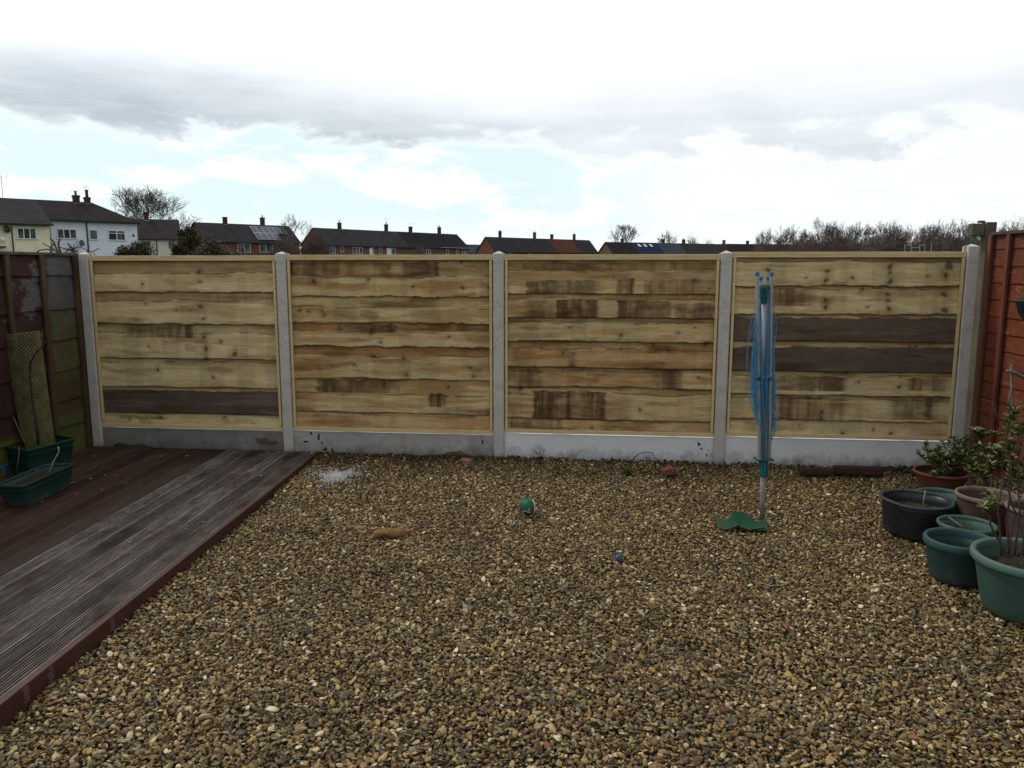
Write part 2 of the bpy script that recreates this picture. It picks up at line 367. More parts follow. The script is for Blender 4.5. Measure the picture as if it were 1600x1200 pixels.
for pi, P in enumerate(panels):
    sA, sB = post_s[pi] + .034, post_s[pi + 1] - .034
    cen = (sA + sB) / 2
    ctop = (floc(P['x0'] + 10, P['top'])[1] + floc(P['x1'] - 10, P['top'] - (1 if pi else 0))[1]) / 2
    zt = {0: 1.81, 1: 1.815, 2: 1.815, 3: 1.833}[pi]
    zb = (floc(P['x0'] + 40, P['bot'])[1] + floc(P['x1'] - 40, P['bot'])[1]) / 2
    t = thing('fence_panel', panel_labels[pi], 'fence panel', fp(cen, 0, zb), 'new timber panels of the back fence', FANG)
    # boards, in local coordinates x along the fence, -y to the camera, z up from zb
    xm = (P['x0'] + P['x1']) / 2
    zl = [zt - .045] + [floc(xm, y, .02)[1] for y in P['lap']] + [zb + .03]
    V = []; C = []; Q = []; off = 0
    sloc = lambda px, py=550: floc(px, py, .02)[0] - cen
    xs = np.linspace(sA - cen + .006, sB - cen - .006, fine)
    prng = np.random.RandomState(100 + pi)
    for bi in range(len(zl) - 1):
        top, bot = zl[bi], zl[bi + 1]
        last = bi == len(zl) - 2
        ny = max(8, int((top - bot + .03) / .0048))
        wav = P['wav'][bi] if bi < len(P['wav']) else .001
        if last: wav = .0005
        edge = (fbm(xs * 2.6 + 11, xs * 0 + bi * 3.3, 5 + pi * 31 + bi, 4) - .5) * wav * 4.6 + (fbm(xs * 22, xs * 0 + bi, 9 + pi, 3) - .5) * wav * 1.9
        vv = np.linspace(0, 1, ny)
        ztop = top + (.03 if bi else 0)
        Z = ztop + (bot - ztop) * vv[:, None] + edge[None, :] * (vv[:, None] ** 3)
        Yn = -(.003 + .021 * vv[:, None] + 0 * xs[None, :])        # leans forward to its lower edge
        Yn = Yn - (fbm(xs[None, :] * 1.2 + bi * 7, vv[:, None] * 1.2, 40 + pi, 2) - .5) * .008
        X = np.repeat(xs[None, :], ny, 0)
        zabs = Z
        # colour
        sd = 1000 + pi * 97 + bi * 13
        n1 = fbm(X * 1.3 + bi * 5, Z * 26 + 3 * fbm(X * 1.7, Z * 3, sd + 9, 2), sd, 4); n2 = fbm(X * 4, Z * 60, sd + 3, 4); n3 = fbm(X * 9 + 3, Z * 9, sd + 6, 3)
        base = np.array([.54, .44, .235]) if pi in (0, 3) else np.array([.50, .385, .19]) * (1 + .16 * (prng.rand() - .5))
        warm = np.array([.40, .235, .08]) if pi in (1, 2) else np.array([.42, .29, .115]); pale = np.array([.58, .50, .30])
        wv = np.clip((n1 - .44) * 4.5, 0, 1)[..., None]; pv = np.clip((n2 - .5) * 2.6, 0, 1)[..., None]
        col = base * (1 - .65 * wv) + warm * .65 * wv
        col = col * (1 - .4 * pv) + pale * .4 * pv
        col = col * (.86 + .28 * n3[..., None])
        # drying patches with soft vertical sides
        pt = ss(.56, .60, vnoise(X * 7.3, Z * 0 + bi * 3., sd + 40))[..., None]
        col = col * (1 - .13 * pt)
        # upper strip bounded by a bark line
        if bi < len(P['sec']):
            zs = floc(xm, P['sec'][bi], .02)[1]
            line = zs + (fbm(xs * 4 + 5, xs * 0 + bi, 77 + pi * 5 + bi, 5) - .5) * (.05 if pi in (1, 2) else .035)
            d = Z - line[None, :]
            up = ss(-.003, .003, d)[..., None]
            strip = prng.choice([.72, .80, .92, .66]) * np.array([1, .96, .9])
            col = col * (1 - up) + col * strip * up
            gap = np.exp(-(d / .0042) ** 2) * ss(.30, .50, vnoise(X * 11, X * 0 + bi, sd + 50))
            col = col * (1 - .8 * gap[..., None])
        for (x0, x1, y0, y1, st, k) in P['stains']:
            a, b_ = sloc(x0), sloc(x1); zc1 = floc((x0 + x1) / 2, y0, .02)[1]; zc0 = floc((x0 + x1) / 2, y1, .02)[1]
            if zc1 < bot - .02 or zc0 > top + .02: continue
            jit = (fbm(X * 20, Z * 20, sd + 60, 3) - .5) * .012
            soft = (.016 + .03 * ((int(x0) * 7) % 5 == 0)) if k == 0 else .03
            fade = 1. if k != 0 else 1 - .35 * ss(0, 1, (X - a) / max(b_ - a, .01) if int(x0) % 2 else (b_ - X) / max(b_ - a, .01)) * ((int(x0 + y0) * 3) % 4 != 0)
            jx = (fbm(Z * 40, X * 3 + x0, sd + 61, 4) - .5) * (.035 if k == 0 else .06)
            mx = ss(a - soft, a + soft, X + jx) * (1 - ss(b_ - soft, b_ + soft, X + jx))
            rag = .007 if k == 2 else .004
            jz = (fbm(X * (9 if k == 2 else 16), X * 0 + y0, sd + 62, 4) - .5) * (.028 if k == 2 else .03)
            mz = ss(zc0 - rag, zc0 + rag, Z) * (1 - ss(zc1 - rag * .6, zc1 + rag * .6, Z + jz))
            if zc0 < bot + .012: mz = (1 - ss(zc1 - rag * .6, zc1 + rag * .6, Z + jz))
            mot = fbm(X * 14, Z * 24, sd + 70, 4); col_v = fbm(X * 26, Z * 2, sd + 71, 3)
            if k == 2 and pi == 0: mx = 1 - 0 * mx
            if k == 2: mx = np.ones_like(mx)
            if k == 2: amt = np.clip(st * (.90 + .2 * mot), 0, 1); tgt = (np.array([.070, .050, .038]) * (.55 + .9 * mot[..., None]) + np.array([.05, .035, .02]) * ss(.5, .75, n1)[..., None])
            elif k == 0: amt = np.clip(st * (.35 + .8 * mot + 1.3 * (col_v - .4)) * 1.5, 0, .97); tgt = np.array([.095, .052, .025]) * (.75 + .4 * mot[..., None])
            elif k == 3:
                r = np.sqrt(((X - (a + b_) / 2) / ((b_ - a) / 2)) ** 2 + ((Z - (zc0 + zc1) / 2) / ((zc1 - zc0) / 2)) ** 2)
                mx = 1 - ss(.4, 1.15, r + (mot - .5)); mz = 1; amt = st; tgt = np.array([.12, .085, .045])
            elif k == 4: amt = np.clip(st * (.6 + .8 * mot), 0, 1); tgt = np.array([.32, .14, .045])
            else: amt = np.clip(st * (.6 + .8 * mot), 0, 1); tgt = np.array([.24, .14, .065])
            w = (mx * mz * amt * fade)[..., None]
            col = col * (1 - w) + tgt * w
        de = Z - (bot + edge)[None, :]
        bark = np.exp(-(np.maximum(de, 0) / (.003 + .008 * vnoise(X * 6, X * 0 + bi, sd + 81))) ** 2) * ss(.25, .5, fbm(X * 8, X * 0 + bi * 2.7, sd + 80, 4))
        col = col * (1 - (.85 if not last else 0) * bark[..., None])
        for _ in range(5 if pi in (1, 2) else 2):        # extra faint weathered bands of irregular length
            c0_, hl = prng.uniform(xs[0], xs[-1]), prng.uniform(.05, .38); zc_ = prng.uniform(bot, top); hz_ = prng.uniform(.015, .05)
            w = ((1 - ss(hl * .55, hl, np.abs(X - c0_ + (fbm(Z * 25, X * 0 + _, sd + 95, 3) - .5) * .12))) * (1 - ss(hz_ * .4, hz_, np.abs(Z - zc_ + (fbm(X * 6, X * 0 + _, sd + 96, 3) - .5) * .05))) * (.25 + .75 * fbm(X * 24, Z * 12, sd + 97, 4)))[..., None] * .7
            col = col * (1 - w) + col * np.array([.42, .31, .22]) * w
        kn = list(P['knots'])
        for (kx, ky, kr) in kn:
            sx = sloc(kx, ky); kz = floc(kx, ky, .02)[1]
            if kz < bot - .02 or kz > top + .02: continue
            r_ = kr * .0036
            ang = np.arctan2(Z - kz, X - sx)
            dd = np.sqrt(((X - sx) / 1.15) ** 2 + (Z - kz) ** 2) * (1 + .18 * np.sin(ang * 2 + kx) + .12 * np.sin(ang * 3 + ky))
            w = (1 - ss(r_ * .3, r_ * .95, dd))[..., None]
            col = col * (1 - .85 * w) + np.array([.10, .048, .018]) * .85 * w
            w = (1 - ss(r_ * .9, r_ * 2.4, dd))[..., None]
            col = col * (1 - .22 * w)
        # scattered pin knots and short splits
        for _ in range(9):
            sx = prng.uniform(xs[0], xs[-1]); kz = prng.uniform(bot, top); r_ = prng.uniform(.002, .006)
            lon = prng.choice([1., 1., 5.])
            dd = np.sqrt(((X - sx) / lon) ** 2 + ((Z - kz) * (1 if lon < 2 else 1.6)) ** 2)
            w = (1 - ss(r_ * .4, r_ * 1.3, dd))[..., None]; col = col * (1 - .6 * w)
        # weathered brown creep along the grain, strongest in the middle two panels
        wb = np.clip((fbm(X * 2.1 + 20, Z * 16 + bi * 3, sd + 90, 5) - (.455 if pi in (1, 2) else .58)) * 6, 0, 1)[..., None] * .68
        col = col * (1 - wb) + col * np.array([.60, .47, .36]) * wb
        # thickness: bottom lip and back
        Pn = np.stack([X, Yn, zabs - zb], -1)
        lip = Pn[-1:].copy(); lip[..., 1] += .014
        back = Pn[:1].copy(); back[..., 1] += .009
        Pn2 = np.concatenate([Pn, lip, back], 0)
        cc = np.concatenate([col, col[-1:] * .7, col[:1] * .7], 0)
        v, c, q = grid_mesh('', Pn2, cc, None)
        V.append(v); C.append(c); Q.append(q + off); off += len(v)
    V = np.concatenate(V); C = np.clip(np.concatenate(C), .008, .8); Q = np.concatenate(Q)[:, ::-1]
    mesh_np('lap_boards', V, Q, M_WOODVC, t, C, smooth=False)
    h = zt - zb
    hw = (sB - sA) / 2
    # top capping rail, projecting
    m = MB(); m.box((0, -.012, h - .013), (hw * 2 - .004, .052, .026)); m.box((0, -.028, h - .036), (hw * 2 - .01, .018, .020)); m.build('top_rail', M_RAIL, t, bevel=.0015)
    for sgn in (-1, 1):
        zz0 = .035 if not (pi == 0 and sgn < 0) else .06
        m = MB(); m.box((sgn * (hw - .034), -.034, (h - .05 + zz0) / 2), (.021, .022, h - .05 - zz0)); m.build('side_batten', M_RAIL, t, bevel=.002)
    m = MB(); m.box((0, -.026, .016), (hw * 2 - .03, .022, .032)); m.build('bottom_rail', M_RAIL, t, bevel=.002)
    for sgn in (-.33, .33): m = MB(); m.box((sgn * hw * 1.6, .03, h / 2), (.04, .03, h - .06)); m.build('rear_batten', M_RAIL, t)
    # gravel board
    gl = ['dirt stained concrete gravel board at the back of the timber deck',
          'grey concrete gravel board with a rusty brown dirt smear by the middle post',
          'clean light grey concrete gravel board, second from the right',
          'clean light grey concrete gravel board behind the clothes airer and brown stones'][pi]
    gm = [M_GB_DIRTY, M_GB_MID, M_GB_CLEAN, M_GB_CLEAN][pi]
    tg = thing('gravel_board', gl, 'gravel board', fp(cen, 0, 0), 'concrete gravel boards under the new panels', FANG)
    m = MB(); m.box((0, 0, zb / 2 - .06), (sB - sA + .02, .046, zb + .10)); m.build('concrete_slab', gm, tg, bevel=.004)

# marks and dirt on the gravel boards: thin raised smears of dried soil
M_MUD = simple('dried_mud', (.06, .045, .03), (.13, .09, .055), 40, .95, .1)
M_DKMUD = simple('dark_mud', (.03, .027, .022), (.06, .052, .04), 60, .95, .1)
def blot(name, mat, label, cat, px, py, rx, rz, seed, n_=26, off=.025, th=.003, group=None):
    s, z = floc(px, py, off)
    q = random.Random(seed); ph = [q.uniform(0, 6.28) for _ in range(5)]
    m = MB(); ring = []
    for k in range(n_):
        t = 2 * math.pi * k / n_
        r = 1 + .22 * math.sin(2 * t + ph[0]) + .16 * math.sin(3 * t + ph[1]) + .12 * math.sin(5 * t + ph[2]) + .1 * math.sin(9 * t + ph[3])
        ring.append((rx * r * math.cos(t), rz * r * math.sin(t)))
    vs = [(0, -th, 0)] + [(x * .6, -th, zz * .6) for x, zz in ring] + [(x, .0005, zz) for x, zz in ring]
    fs = [(0, 1 + k, 1 + (k + 1) % n_) for k in range(n_)] + [(1 + k, 1 + n_ + k, 1 + n_ + (k + 1) % n_, 1 + (k + 1) % n_) for k in range(n_)]
    m.add(vs, fs); o = m.build(name, mat, smooth=True); o.location = fp(s, off, z); o.rotation_euler = (0, 0, FANG)
    return tag(o, label, cat, group)
blot('mud_smear', M_MUD, 'rusty brown soil smear on the gravel board left of the middle post', 'mud', 712, 710, .10, .035, 3)
blot('mud_smear', M_DKMUD, 'large dark damp mud smear on the gravel board at the back left of deck', 'mud', 205, 700, .16, .05, 4)
blot('mud_smear', M_MUD, 'brown soil smear on the gravel board just left of the deck end post', 'mud', 415, 690, .10, .03, 9)
for k, (px, py, rx, rz) in enumerate([(498, 683, .012, .03), (486, 677, .009, .018), (478, 690, .022, .008), (508, 703, .018, .022), (519, 704, .012, .02), (503, 692, .006, .016), (754, 691, .010, .018), (752, 684, .006, .006)]):
    blot('mud_splash', M_DKMUD, ('dark mud splashes on the gravel board beside the white spill' if px < 600 else 'small dark mud splash on the gravel board left of middle post'), 'mud', px, py, rx, rz, 20 + k, group='mud splashes beside the white spill' if px < 600 else 'mud splashes by the middle post')
for k, (px, py, rx, rz) in enumerate([(1092, 694, .012, .016), (1096, 701, .008, .010), (1104, 711, .006, .010), (1107, 703, .004, .006)]):
    blot('mud_splash', M_DKMUD, 'small dark mud splashes on the clean gravel board near the airer', 'mud', px, py, rx, rz, 50 + k, group='mud splashes near the airer')

# ------------------------------------------------------------------ side fences (old)
SD = Vector((.0515, .9987, 0)).normalized()          # direction of the garden's sides, away from the camera
SANG = math.atan2(-SD.y, -SD.x)                      # x axis of a side fence runs from the corner to the camera
def side_loc(corner, px, py):
    n = Vector((SD.y, -SD.x, 0)); d = ray(px, py); o = Vector((0, 0, CH))
    t = (corner - o).dot(n) / d.dot(n); h = o + d * t
    return -(h - corner).dot(SD), h.z
LC = at(131, 560, 7.28); LC.z = 0
RC = at(1533, 560, 6.45); RC.z = 0
def old_panel(corner, s0, s1, zb, zt, laps, colf, name, label, cat, side, group, battens, mats, waves=.012, lean=.016):
    """side=+1: boards face +X (left fence); -1: face -X (right fence)"""
    t = thing(name, label, cat, corner - SD * s0 + Vector((0, 0, zb)), group, SANG)
    # local frame: x = towards camera; facing direction: for the left fence local +y? computed below
    ax = Vector((-SD.x, -SD.y, 0)); ay = Vector((-ax.y, ax.x, 0)); face = 1 if ay.x * side > 0 else -1
    nx = int((s1 - s0) / .007); xs = np.linspace(0, s1 - s0, nx)
    V = []; C = []; Q = []; off = 0
    zl = [zt - .02] + laps + [zb + .01]
    for bi in range(len(zl) - 1):
        top, bot = zl[bi], zl[bi + 1]; ny = max(6, int((top - bot) / .008))
        vv = np.linspace(0, 1, ny)
        edge = (fbm(xs * 3 + bi * 5, xs * 0 + bi, 300 + bi, 4) - .5) * waves * 2.5 * (0 if bi == len(zl) - 2 else 1)
        Z = (top + .015) + (bot - top - .015) * vv[:, None] + edge[None, :] * vv[:, None] ** 2
        X = np.repeat(xs[None, :], ny, 0)
        Y = face * (.004 + lean * vv[:, None] + (fbm(X * 2, Z * 3, 311, 3) - .5) * .012)
        col = colf(X + s0, Z, bi)
        P_ = np.stack([X, Y + 0 * X, Z - zb], -1); lip = P_[-1:].copy(); lip[..., 1] -= face * min(.012, lean * .8)
        v, c, q = grid_mesh('', np.concatenate([P_, lip]), np.concatenate([col, col[-1:] * .6]), None)
        V.append(v); C.append(c); Q.append(q + off); off += len(v)
    mesh_np('lap_boards', np.concatenate(V), np.concatenate(Q), M_WOODVC, t, np.clip(np.concatenate(C), .006, .8))
    L = s1 - s0; h = zt - zb
    m = MB()
    m.box((L / 2, face * .008, h - .012), (L, .06, .024)); m.build('top_rail', mats[1], t, bevel=.002)
    for (bs, bw) in battens:
        m = MB(); m.box((bs - s0, face * .034, h / 2 - .012), (bw, .024, h - .03)); m.build('batten', mats[0], t, bevel=.003)
    m = MB(); m.box((L / 2, face * -.012, h / 2), (L, .006, h - .03)); m.build('backing', mats[1], t)
    return t
def col_left(X, Z, bi):
    n = fbm(X * 5, Z * 7, 401, 5); f = fbm(X * 14, Z * 30, 402, 4); g_ = fbm(X * 2.2 + 4, Z * 2.4, 403, 3)
    grey = np.array([.125, .118, .11]); red = np.array([.052, .021, .018]); moss = np.array([.105, .105, .022]); brn = np.array([.085, .048, .02])
    c = grey * (.7 + .6 * f[..., None])
    near = ss(.42, .50, X + (n - .5) * .05)                     # beyond the batten, paint remains
    paint = np.clip(near * ss(.42, .52, n + .18 * ss(1.55, 1.2, Z) + .22 * ss(.55, 1.0, X) - .06), 0, 1)[..., None]
    c = c * (1 - paint) + red * (.7 + .7 * f[..., None]) * paint
    m_ = (ss(1.42, 1.15, Z + (g_ - .5) * .3) * (1 - near) * .88 * (.6 + .5 * g_))[..., None]
    c = c * (1 - m_) + moss * (.7 + .6 * f[..., None]) * m_
    b_ = (ss(.80, .66, Z) * ss(.36, .44, Z) * (1 - near) * .75)[..., None]
    c = c * (1 - b_) + brn * b_
    mm = (ss(.40, .30, Z) * .8)[..., None]
    c = c * (1 - mm) + np.array([.10, .115, .018]) * (.6 + .8 * n[..., None]) * mm
    return c * .72
M_LBAT = simple('old_batten', (.04, .018, .014), (.085, .05, .03), 6, .85, .2, (1, 1, .3), .2, c3=(.06, .04, .02))
M_LCAP = simple('old_cap', (.05, .042, .036), (.10, .085, .07), 8, .9, .1)
lz = [side_loc(LC, 96, y)[1] for y in (431, 483, 531, 579, 627, 668)]
zt_l = side_loc(LC, 90, 395)[1]
old_panel(LC, -.06, 1.86, -.02, zt_l, lz, col_left, 'old_fence_panel', 'weathered lap panel with grey bare wood, flaking red paint and green moss', 'fence panel', 1, None,
          [(side_loc(LC, 119, 500)[0], .06), (side_loc(LC, 67, 500)[0], .055), (side_loc(LC, 12, 500)[0], .05), (1.6, .05)], (M_LBAT, M_LCAP))
old_panel(LC, 1.95, 3.8, -.02, zt_l - .01, lz, lambda X, Z, b: col_left(X, Z, b) * .9, 'old_fence_panel', 'weathered red painted lap panel of the left fence, nearer the camera', 'fence panel', 1, None,
          [(1.98, .05), (2.55, .05), (3.15, .05), (3.77, .05)], (M_LBAT, M_LCAP))
def col_right(X, Z, bi):
    n = fbm(X * 3, Z * 40, 501, 4); f = fbm(X * 7, Z * 9, 502, 4); w = fbm(X * 9, Z * 160, 503, 3)
    c = np.array([.135, .035, .013]) * (.72 + .5 * f[..., None] + .2 * n[..., None])
    top = ss(1.5, 1.9, Z)[..., None]
    c = c * (1 - .5 * top) + np.array([.075, .034, .026]) * .5 * top
    sc = (ss(.66, .74, w) * .55 * ss(.4, .6, f))[..., None]
    return c * (1 - sc) + np.array([.22, .13, .09]) * sc
M_RBAT = simple('red_batten', (.10, .03, .017), (.15, .05, .03), 7, .8, .2, (1, 1, .3), .15)
M_RCAP = simple('dark_cap', (.05, .045, .038), (.085, .075, .06), 8, .9, .1)
zt_r = side_loc(RC, 1538, 364)[1]
rl = list(np.arange(zt_r - .14, .25, -.132))
old_panel(RC, .03, 1.86, .06, zt_r, rl, col_right, 'stained_fence_panel', 'tall red brown stained fence panel along the right side', 'fence panel', -1, None,
          [(.055, .05), (side_loc(RC, 1577, 450)[0], .045), (1.05, .045), (1.6, .045)], (M_RBAT, M_RCAP), .004, lean=.006)
old_panel(RC, 1.95, 3.8, .06, zt_r - .01, rl, col_right, 'stained_fence_panel', 'red brown stained fence panel of the right side, nearer the camera', 'fence panel', -1, None,
          [(1.98, .05), (2.55, .045), (3.15, .045), (3.77, .05)], (M_RBAT, M_RCAP), .004, lean=.006)
M_OLDPOST = simple('old_post', (.06, .05, .035), (.13, .11, .075), 9, .9, .15, (1, 1, .25), .3, 7)
t = thing('timber_post', 'mossy old timber gate post rising above the fences in the right corner', 'fence post', at(1528, 560, 6.62), None, SANG)
t.location.z = 0; zc = at(1540, 347, 6.6).z
m = MB(); m.box((0, -.004, zc / 2 - .1), (.10, .075, zc + .2)); m.build('post', M_OLDPOST, t, bevel=.006)
m = MB(); m.box((-.02, -.09, zc - .06), (.08, .11, .10)); m.box((-.02, -.06, zc + .005), (.04, .05, .02)); m.build('post_cap', M_OLDPOST, t, bevel=.006)

# ------------------------------------------------------------------ deck
DZ = .085
BACKDROP = .042; E1 = ground(493.5, 709.7, DZ - BACKDROP); E0 = ground(0, 1102, DZ); E1.z = E0.z = 0; DLEN = (E1 - E0).length; DD = (E1 - E0).normalized(); DP = Vector((-DD.y, DD.x, 0))   # DP points left
DANG = math.atan2(DD.y, DD.x); E1.z = 0
def deck_mat(name, wet, wear, streak, g0=.45, g1=.62, pitch=.1195, off=.034):
    m, nt, b = mat_new(name, .8, .15)
    co = coords(nt)
    sx = nt.nodes.new('ShaderNodeSeparateXYZ'); nt.links.new(co, sx.inputs[0])
    def mth(op, a, v):
        n = nt.nodes.new('ShaderNodeMath'); n.operation = op; nt.links.new(a, n.inputs[0]); n.inputs[1].default_value = v; return n.outputs[0]
    bid = mth('FLOOR', mth('DIVIDE', mth('SUBTRACT', sx.outputs[1], off), pitch), 0)
    wn = nt.nodes.new('ShaderNodeTexWhiteNoise'); wn.noise_dimensions = '1D'; nt.links.new(bid, wn.inputs['W'])
    cmb = nt.nodes.new('ShaderNodeCombineXYZ'); nt.links.new(mth('MULTIPLY', wn.outputs[0], 37.), cmb.inputs[2])
    va = nt.nodes.new('ShaderNodeVectorMath'); va.operation = 'ADD'; nt.links.new(co, va.inputs[0]); nt.links.new(cmb.outputs[0], va.inputs[1]); cb = va.outputs[0]
    n1 = tnoise(nt, cb, 2.4, 7, .68, (.9, 1.8, 1)); n2 = tnoise(nt, cb, 11, 7, .75, (.22, 8, 1)); n5 = tnoise(nt, cb, 26, 4, .7, (.5, 4, 1))
    c = ramp(nt, n2, [(.3, tuple(x * .5 for x in wet)), (.55, wet), (.75, tuple(x * 1.6 for x in wet))])
    f = ramp(nt, n1, [(g0, (0, 0, 0)), (g1, (streak, streak, streak))])
    w2 = ramp(nt, n2, [(.34, tuple(x * .35 for x in wear)), (.56, wear), (.7, tuple(x * 1.5 for x in wear))])
    c = mixc(nt, f, c, w2)
    c = mixc(nt, 1., c, ramp(nt, n5, [(.35, (.7, .7, .7)), (.65, (1.2, 1.2, 1.2))]), 'MULTIPLY')
    c = mixc(nt, 1., c, ramp(nt, wn.outputs[0], [(0, (.62, .6, .6)), (1, (1.25, 1.25, 1.25))]), 'MULTIPLY')
    nt.links.new(c, b.inputs['Base Color']); bump(nt, b, n2, .35, .003)
    return m
M_DECK = deck_mat('grooved_decking', (.062, .043, .036), (.185, .162, .145), .9, .36, .56)
M_DECKRED = deck_mat('red_decking', (.072, .036, .026), (.12, .092, .066), .6, .50, .70, .1185, 1.0015)
M_GRIME_SHADE = simple('grime_gap_shade', (.010, .008, .006), (.022, .017, .012), 20, .9, .1)
M_SMOOTH = simple('smooth_board', (.016, .010, .007), (.028, .017, .011), 5, .75, .2, (1, 4, 1), .15)
M_FASCIA = simple('fascia_paint', (.034, .011, .007), (.058, .019, .011), 4, .6, .35, (1, 1, 4), .15)
deck = thing('timber_deck', 'low weathered timber deck with dark red fascia filling the left side', 'deck', (E1.x, E1.y, 0), None, DANG)
deck.location.z = -BACKDROP; deck.rotation_euler[1] = math.atan2(BACKDROP, DLEN)      # the deck falls slightly towards the fence
def deck_z(x, y): return DZ - BACKDROP - (Vector((x, y, 0)) - Vector((E1.x, E1.y, 0))).dot(DD) * BACKDROP / DLEN
# local x along DD (away +), y to the left
L0, L1 = -5.6, .02
def far(yy):   # where the gravel board's face cuts a board at offset yy
    o = Vector((E1.x, E1.y, 0)) + DP * yy; return (FN * .026 - (o - PA)).dot(FN) / DD.dot(FN) - .002 if False else ((PA + FN * .027) - o).dot(FN) / DD.dot(FN)
def grooved(m, y0, w, x0, x1, ng, dz, rr):
    x1 = min(far(y0), far(y0 + w)) - .004 - rr.random() * .004
    prof = [(0, -.028)]
    p = w / ng; gd = .0075
    prof.append((0, -.003)); prof.append((.003, 0))
    for k in range(1, ng):
        yc = k * p
        prof += [(yc - p * .36, 0), (yc - p * .24, -gd), (yc + p * .24, -gd), (yc + p * .36, 0)]
    prof += [(w - .003, 0), (w, -.003), (w, -.028)]
    nseg = 22; vs = []
    for i in range(nseg + 1):
        x = x0 + (x1 - x0) * i / nseg
        dy = 0.; zz = rr.uniform(-.0004, .0004) + dz
        vs += [(x, y0 + a + dy, DZ + b_ + zz) for a, b_ in prof]
    n = len(prof); fs = []
    for i in range(nseg):
        for k in range(n - 1): fs.append((i * n + k, (i + 1) * n + k, (i + 1) * n + k + 1, i * n + k + 1))
    fs.append(tuple(range(n))); fs.append(tuple(nseg * n + k for k in range(n))[::-1])
    m.add(vs, fs)
    cur['x1'] = x1
    for k in range(1, ng):      # dirt lying in the grooves
        yc = y0 + k * p; gz = DZ + dz - .0028
        cur['g'].add([(x0, yc - p * .30, gz), (x1 - .002, yc - p * .30, gz), (x1 - .002, yc + p * .30, gz), (x0, yc + p * .30, gz)], [(0, 1, 2, 3)])
    cur['g'].add([(x0, y0 + w - .003, DZ - .0035), (x1, y0 + w - .003, DZ - .0035), (x1, y0 + w + .011, DZ - .0035), (x0, y0 + w + .011, DZ - .0035)], [(0, 1, 2, 3)])  # near-black strip paints in the shade of the gap between boards
cur = {'g': MB()}
q = random.Random(3)
m = MB(); y = .034
for k in range(7):
    grooved(m, y, .1115, L0, L1, 7, q.uniform(-.002, .002), q); y += .1195
m.build('grooved_boards', M_DECK, deck)
ys = y
m = MB(); xe = min(far(ys), far(ys + .13)) - .006; m.box(((L0 + xe) / 2, ys + .064, DZ - .014 - .001), (xe - L0, .122, .028)); m.build('smooth_board', M_SMOOTH, deck, bevel=.003); y = ys + .131
m = MB()
for k in range(11):
    grooved(m, y, .1115, L0, L1, 7, q.uniform(-.003, .002), q); y += .1185
m.build('worn_red_boards', M_DECKRED, deck)
m = MB(); xe = far(0) - .006; m.box(((L0 + xe) / 2, .0155, DZ / 2 - .04 + .001), (xe - L0, .031, DZ + .08)); m.build('fascia_board', M_FASCIA, deck, bevel=.003)
m = MB()
for k in range(12): m.box((L0 + .3 + k * .46, (.04 + y) / 2, DZ - .065), (.045, y - .06, .07))
m.box(((L0 + L1) / 2, 1.0, -.02), (L1 - L0, 1.9, .01)); m.build('joists', M_SMOOTH, deck)
# worn grooved strips showing through the fascia's paint: end-grain scrape marks, real ridges
tag(cur['g'].build('groove_dirt_gap_shade', M_GRIME_SHADE, deck), kind='stuff')
M_SCR = simple('scraped_wood', (.10, .06, .05), (.17, .12, .11), 40, .8, .2)
for px, py in ((192, 972), (100, 1052), (62, 1084)):
    p = ground(px, py, .05); s = (p - E1).dot(DD)
    m = MB()
    for k in range(6): m.box((s + q.uniform(-.006, .006), -.0012, .075 - k * .0115), (.035 + q.uniform(-.01, .01), .003, .0028))
    m.build('scrape_mark', M_SCR, deck)

# ------------------------------------------------------------------ gravel: real stones, instanced on a jittered point cloud
def stone_mat():
    m, nt, b = mat_new('pea_gravel', .62, .35)
    oi = nt.nodes.new('ShaderNodeObjectInfo')
    r = oi.outputs['Random']
    stops = [(0, (0.05, 0.034, 0.016)), (0.12, (0.095, 0.065, 0.027)), (0.25, (0.155, 0.11, 0.045)), (0.37, (0.08, 0.062, 0.035)), (0.45, (0.205, 0.15, 0.062)), (0.55, (0.125, 0.105, 0.058)), (0.63, (0.26, 0.205, 0.105)), (0.71, (0.135, 0.066, 0.03)), (0.745, (0.052, 0.048, 0.038)), (0.79, (0.165, 0.15, 0.105)), (0.84, (0.125, 0.12, 0.058)), (0.9, (0.34, 0.29, 0.18)), (0.95, (0.27, 0.18, 0.055)), (0.975, (0.46, 0.42, 0.33))]
    c = ramp(nt, r, stops, 'CONSTANT')
    geo = nt.nodes.new('ShaderNodeNewGeometry')
    n = tnoise(nt, geo.outputs['Position'], 190, 3, .6); n0 = tnoise(nt, geo.outputs['Position'], 1.1, 4, .6)
    c = mixc(nt, 1., c, ramp(nt, n, [(.3, (.66, .64, .62)), (.7, (1.2, 1.18, 1.12))]), 'MULTIPLY')
    c = mixc(nt, 1., c, ramp(nt, n0, [(.35, (1.02, .93, .79)), (.65, (1.38, 1.27, 1.07))]), 'MULTIPLY')
    nt.links.new(c, b.inputs['Base Color'])
    return m
M_STONE = stone_mat()
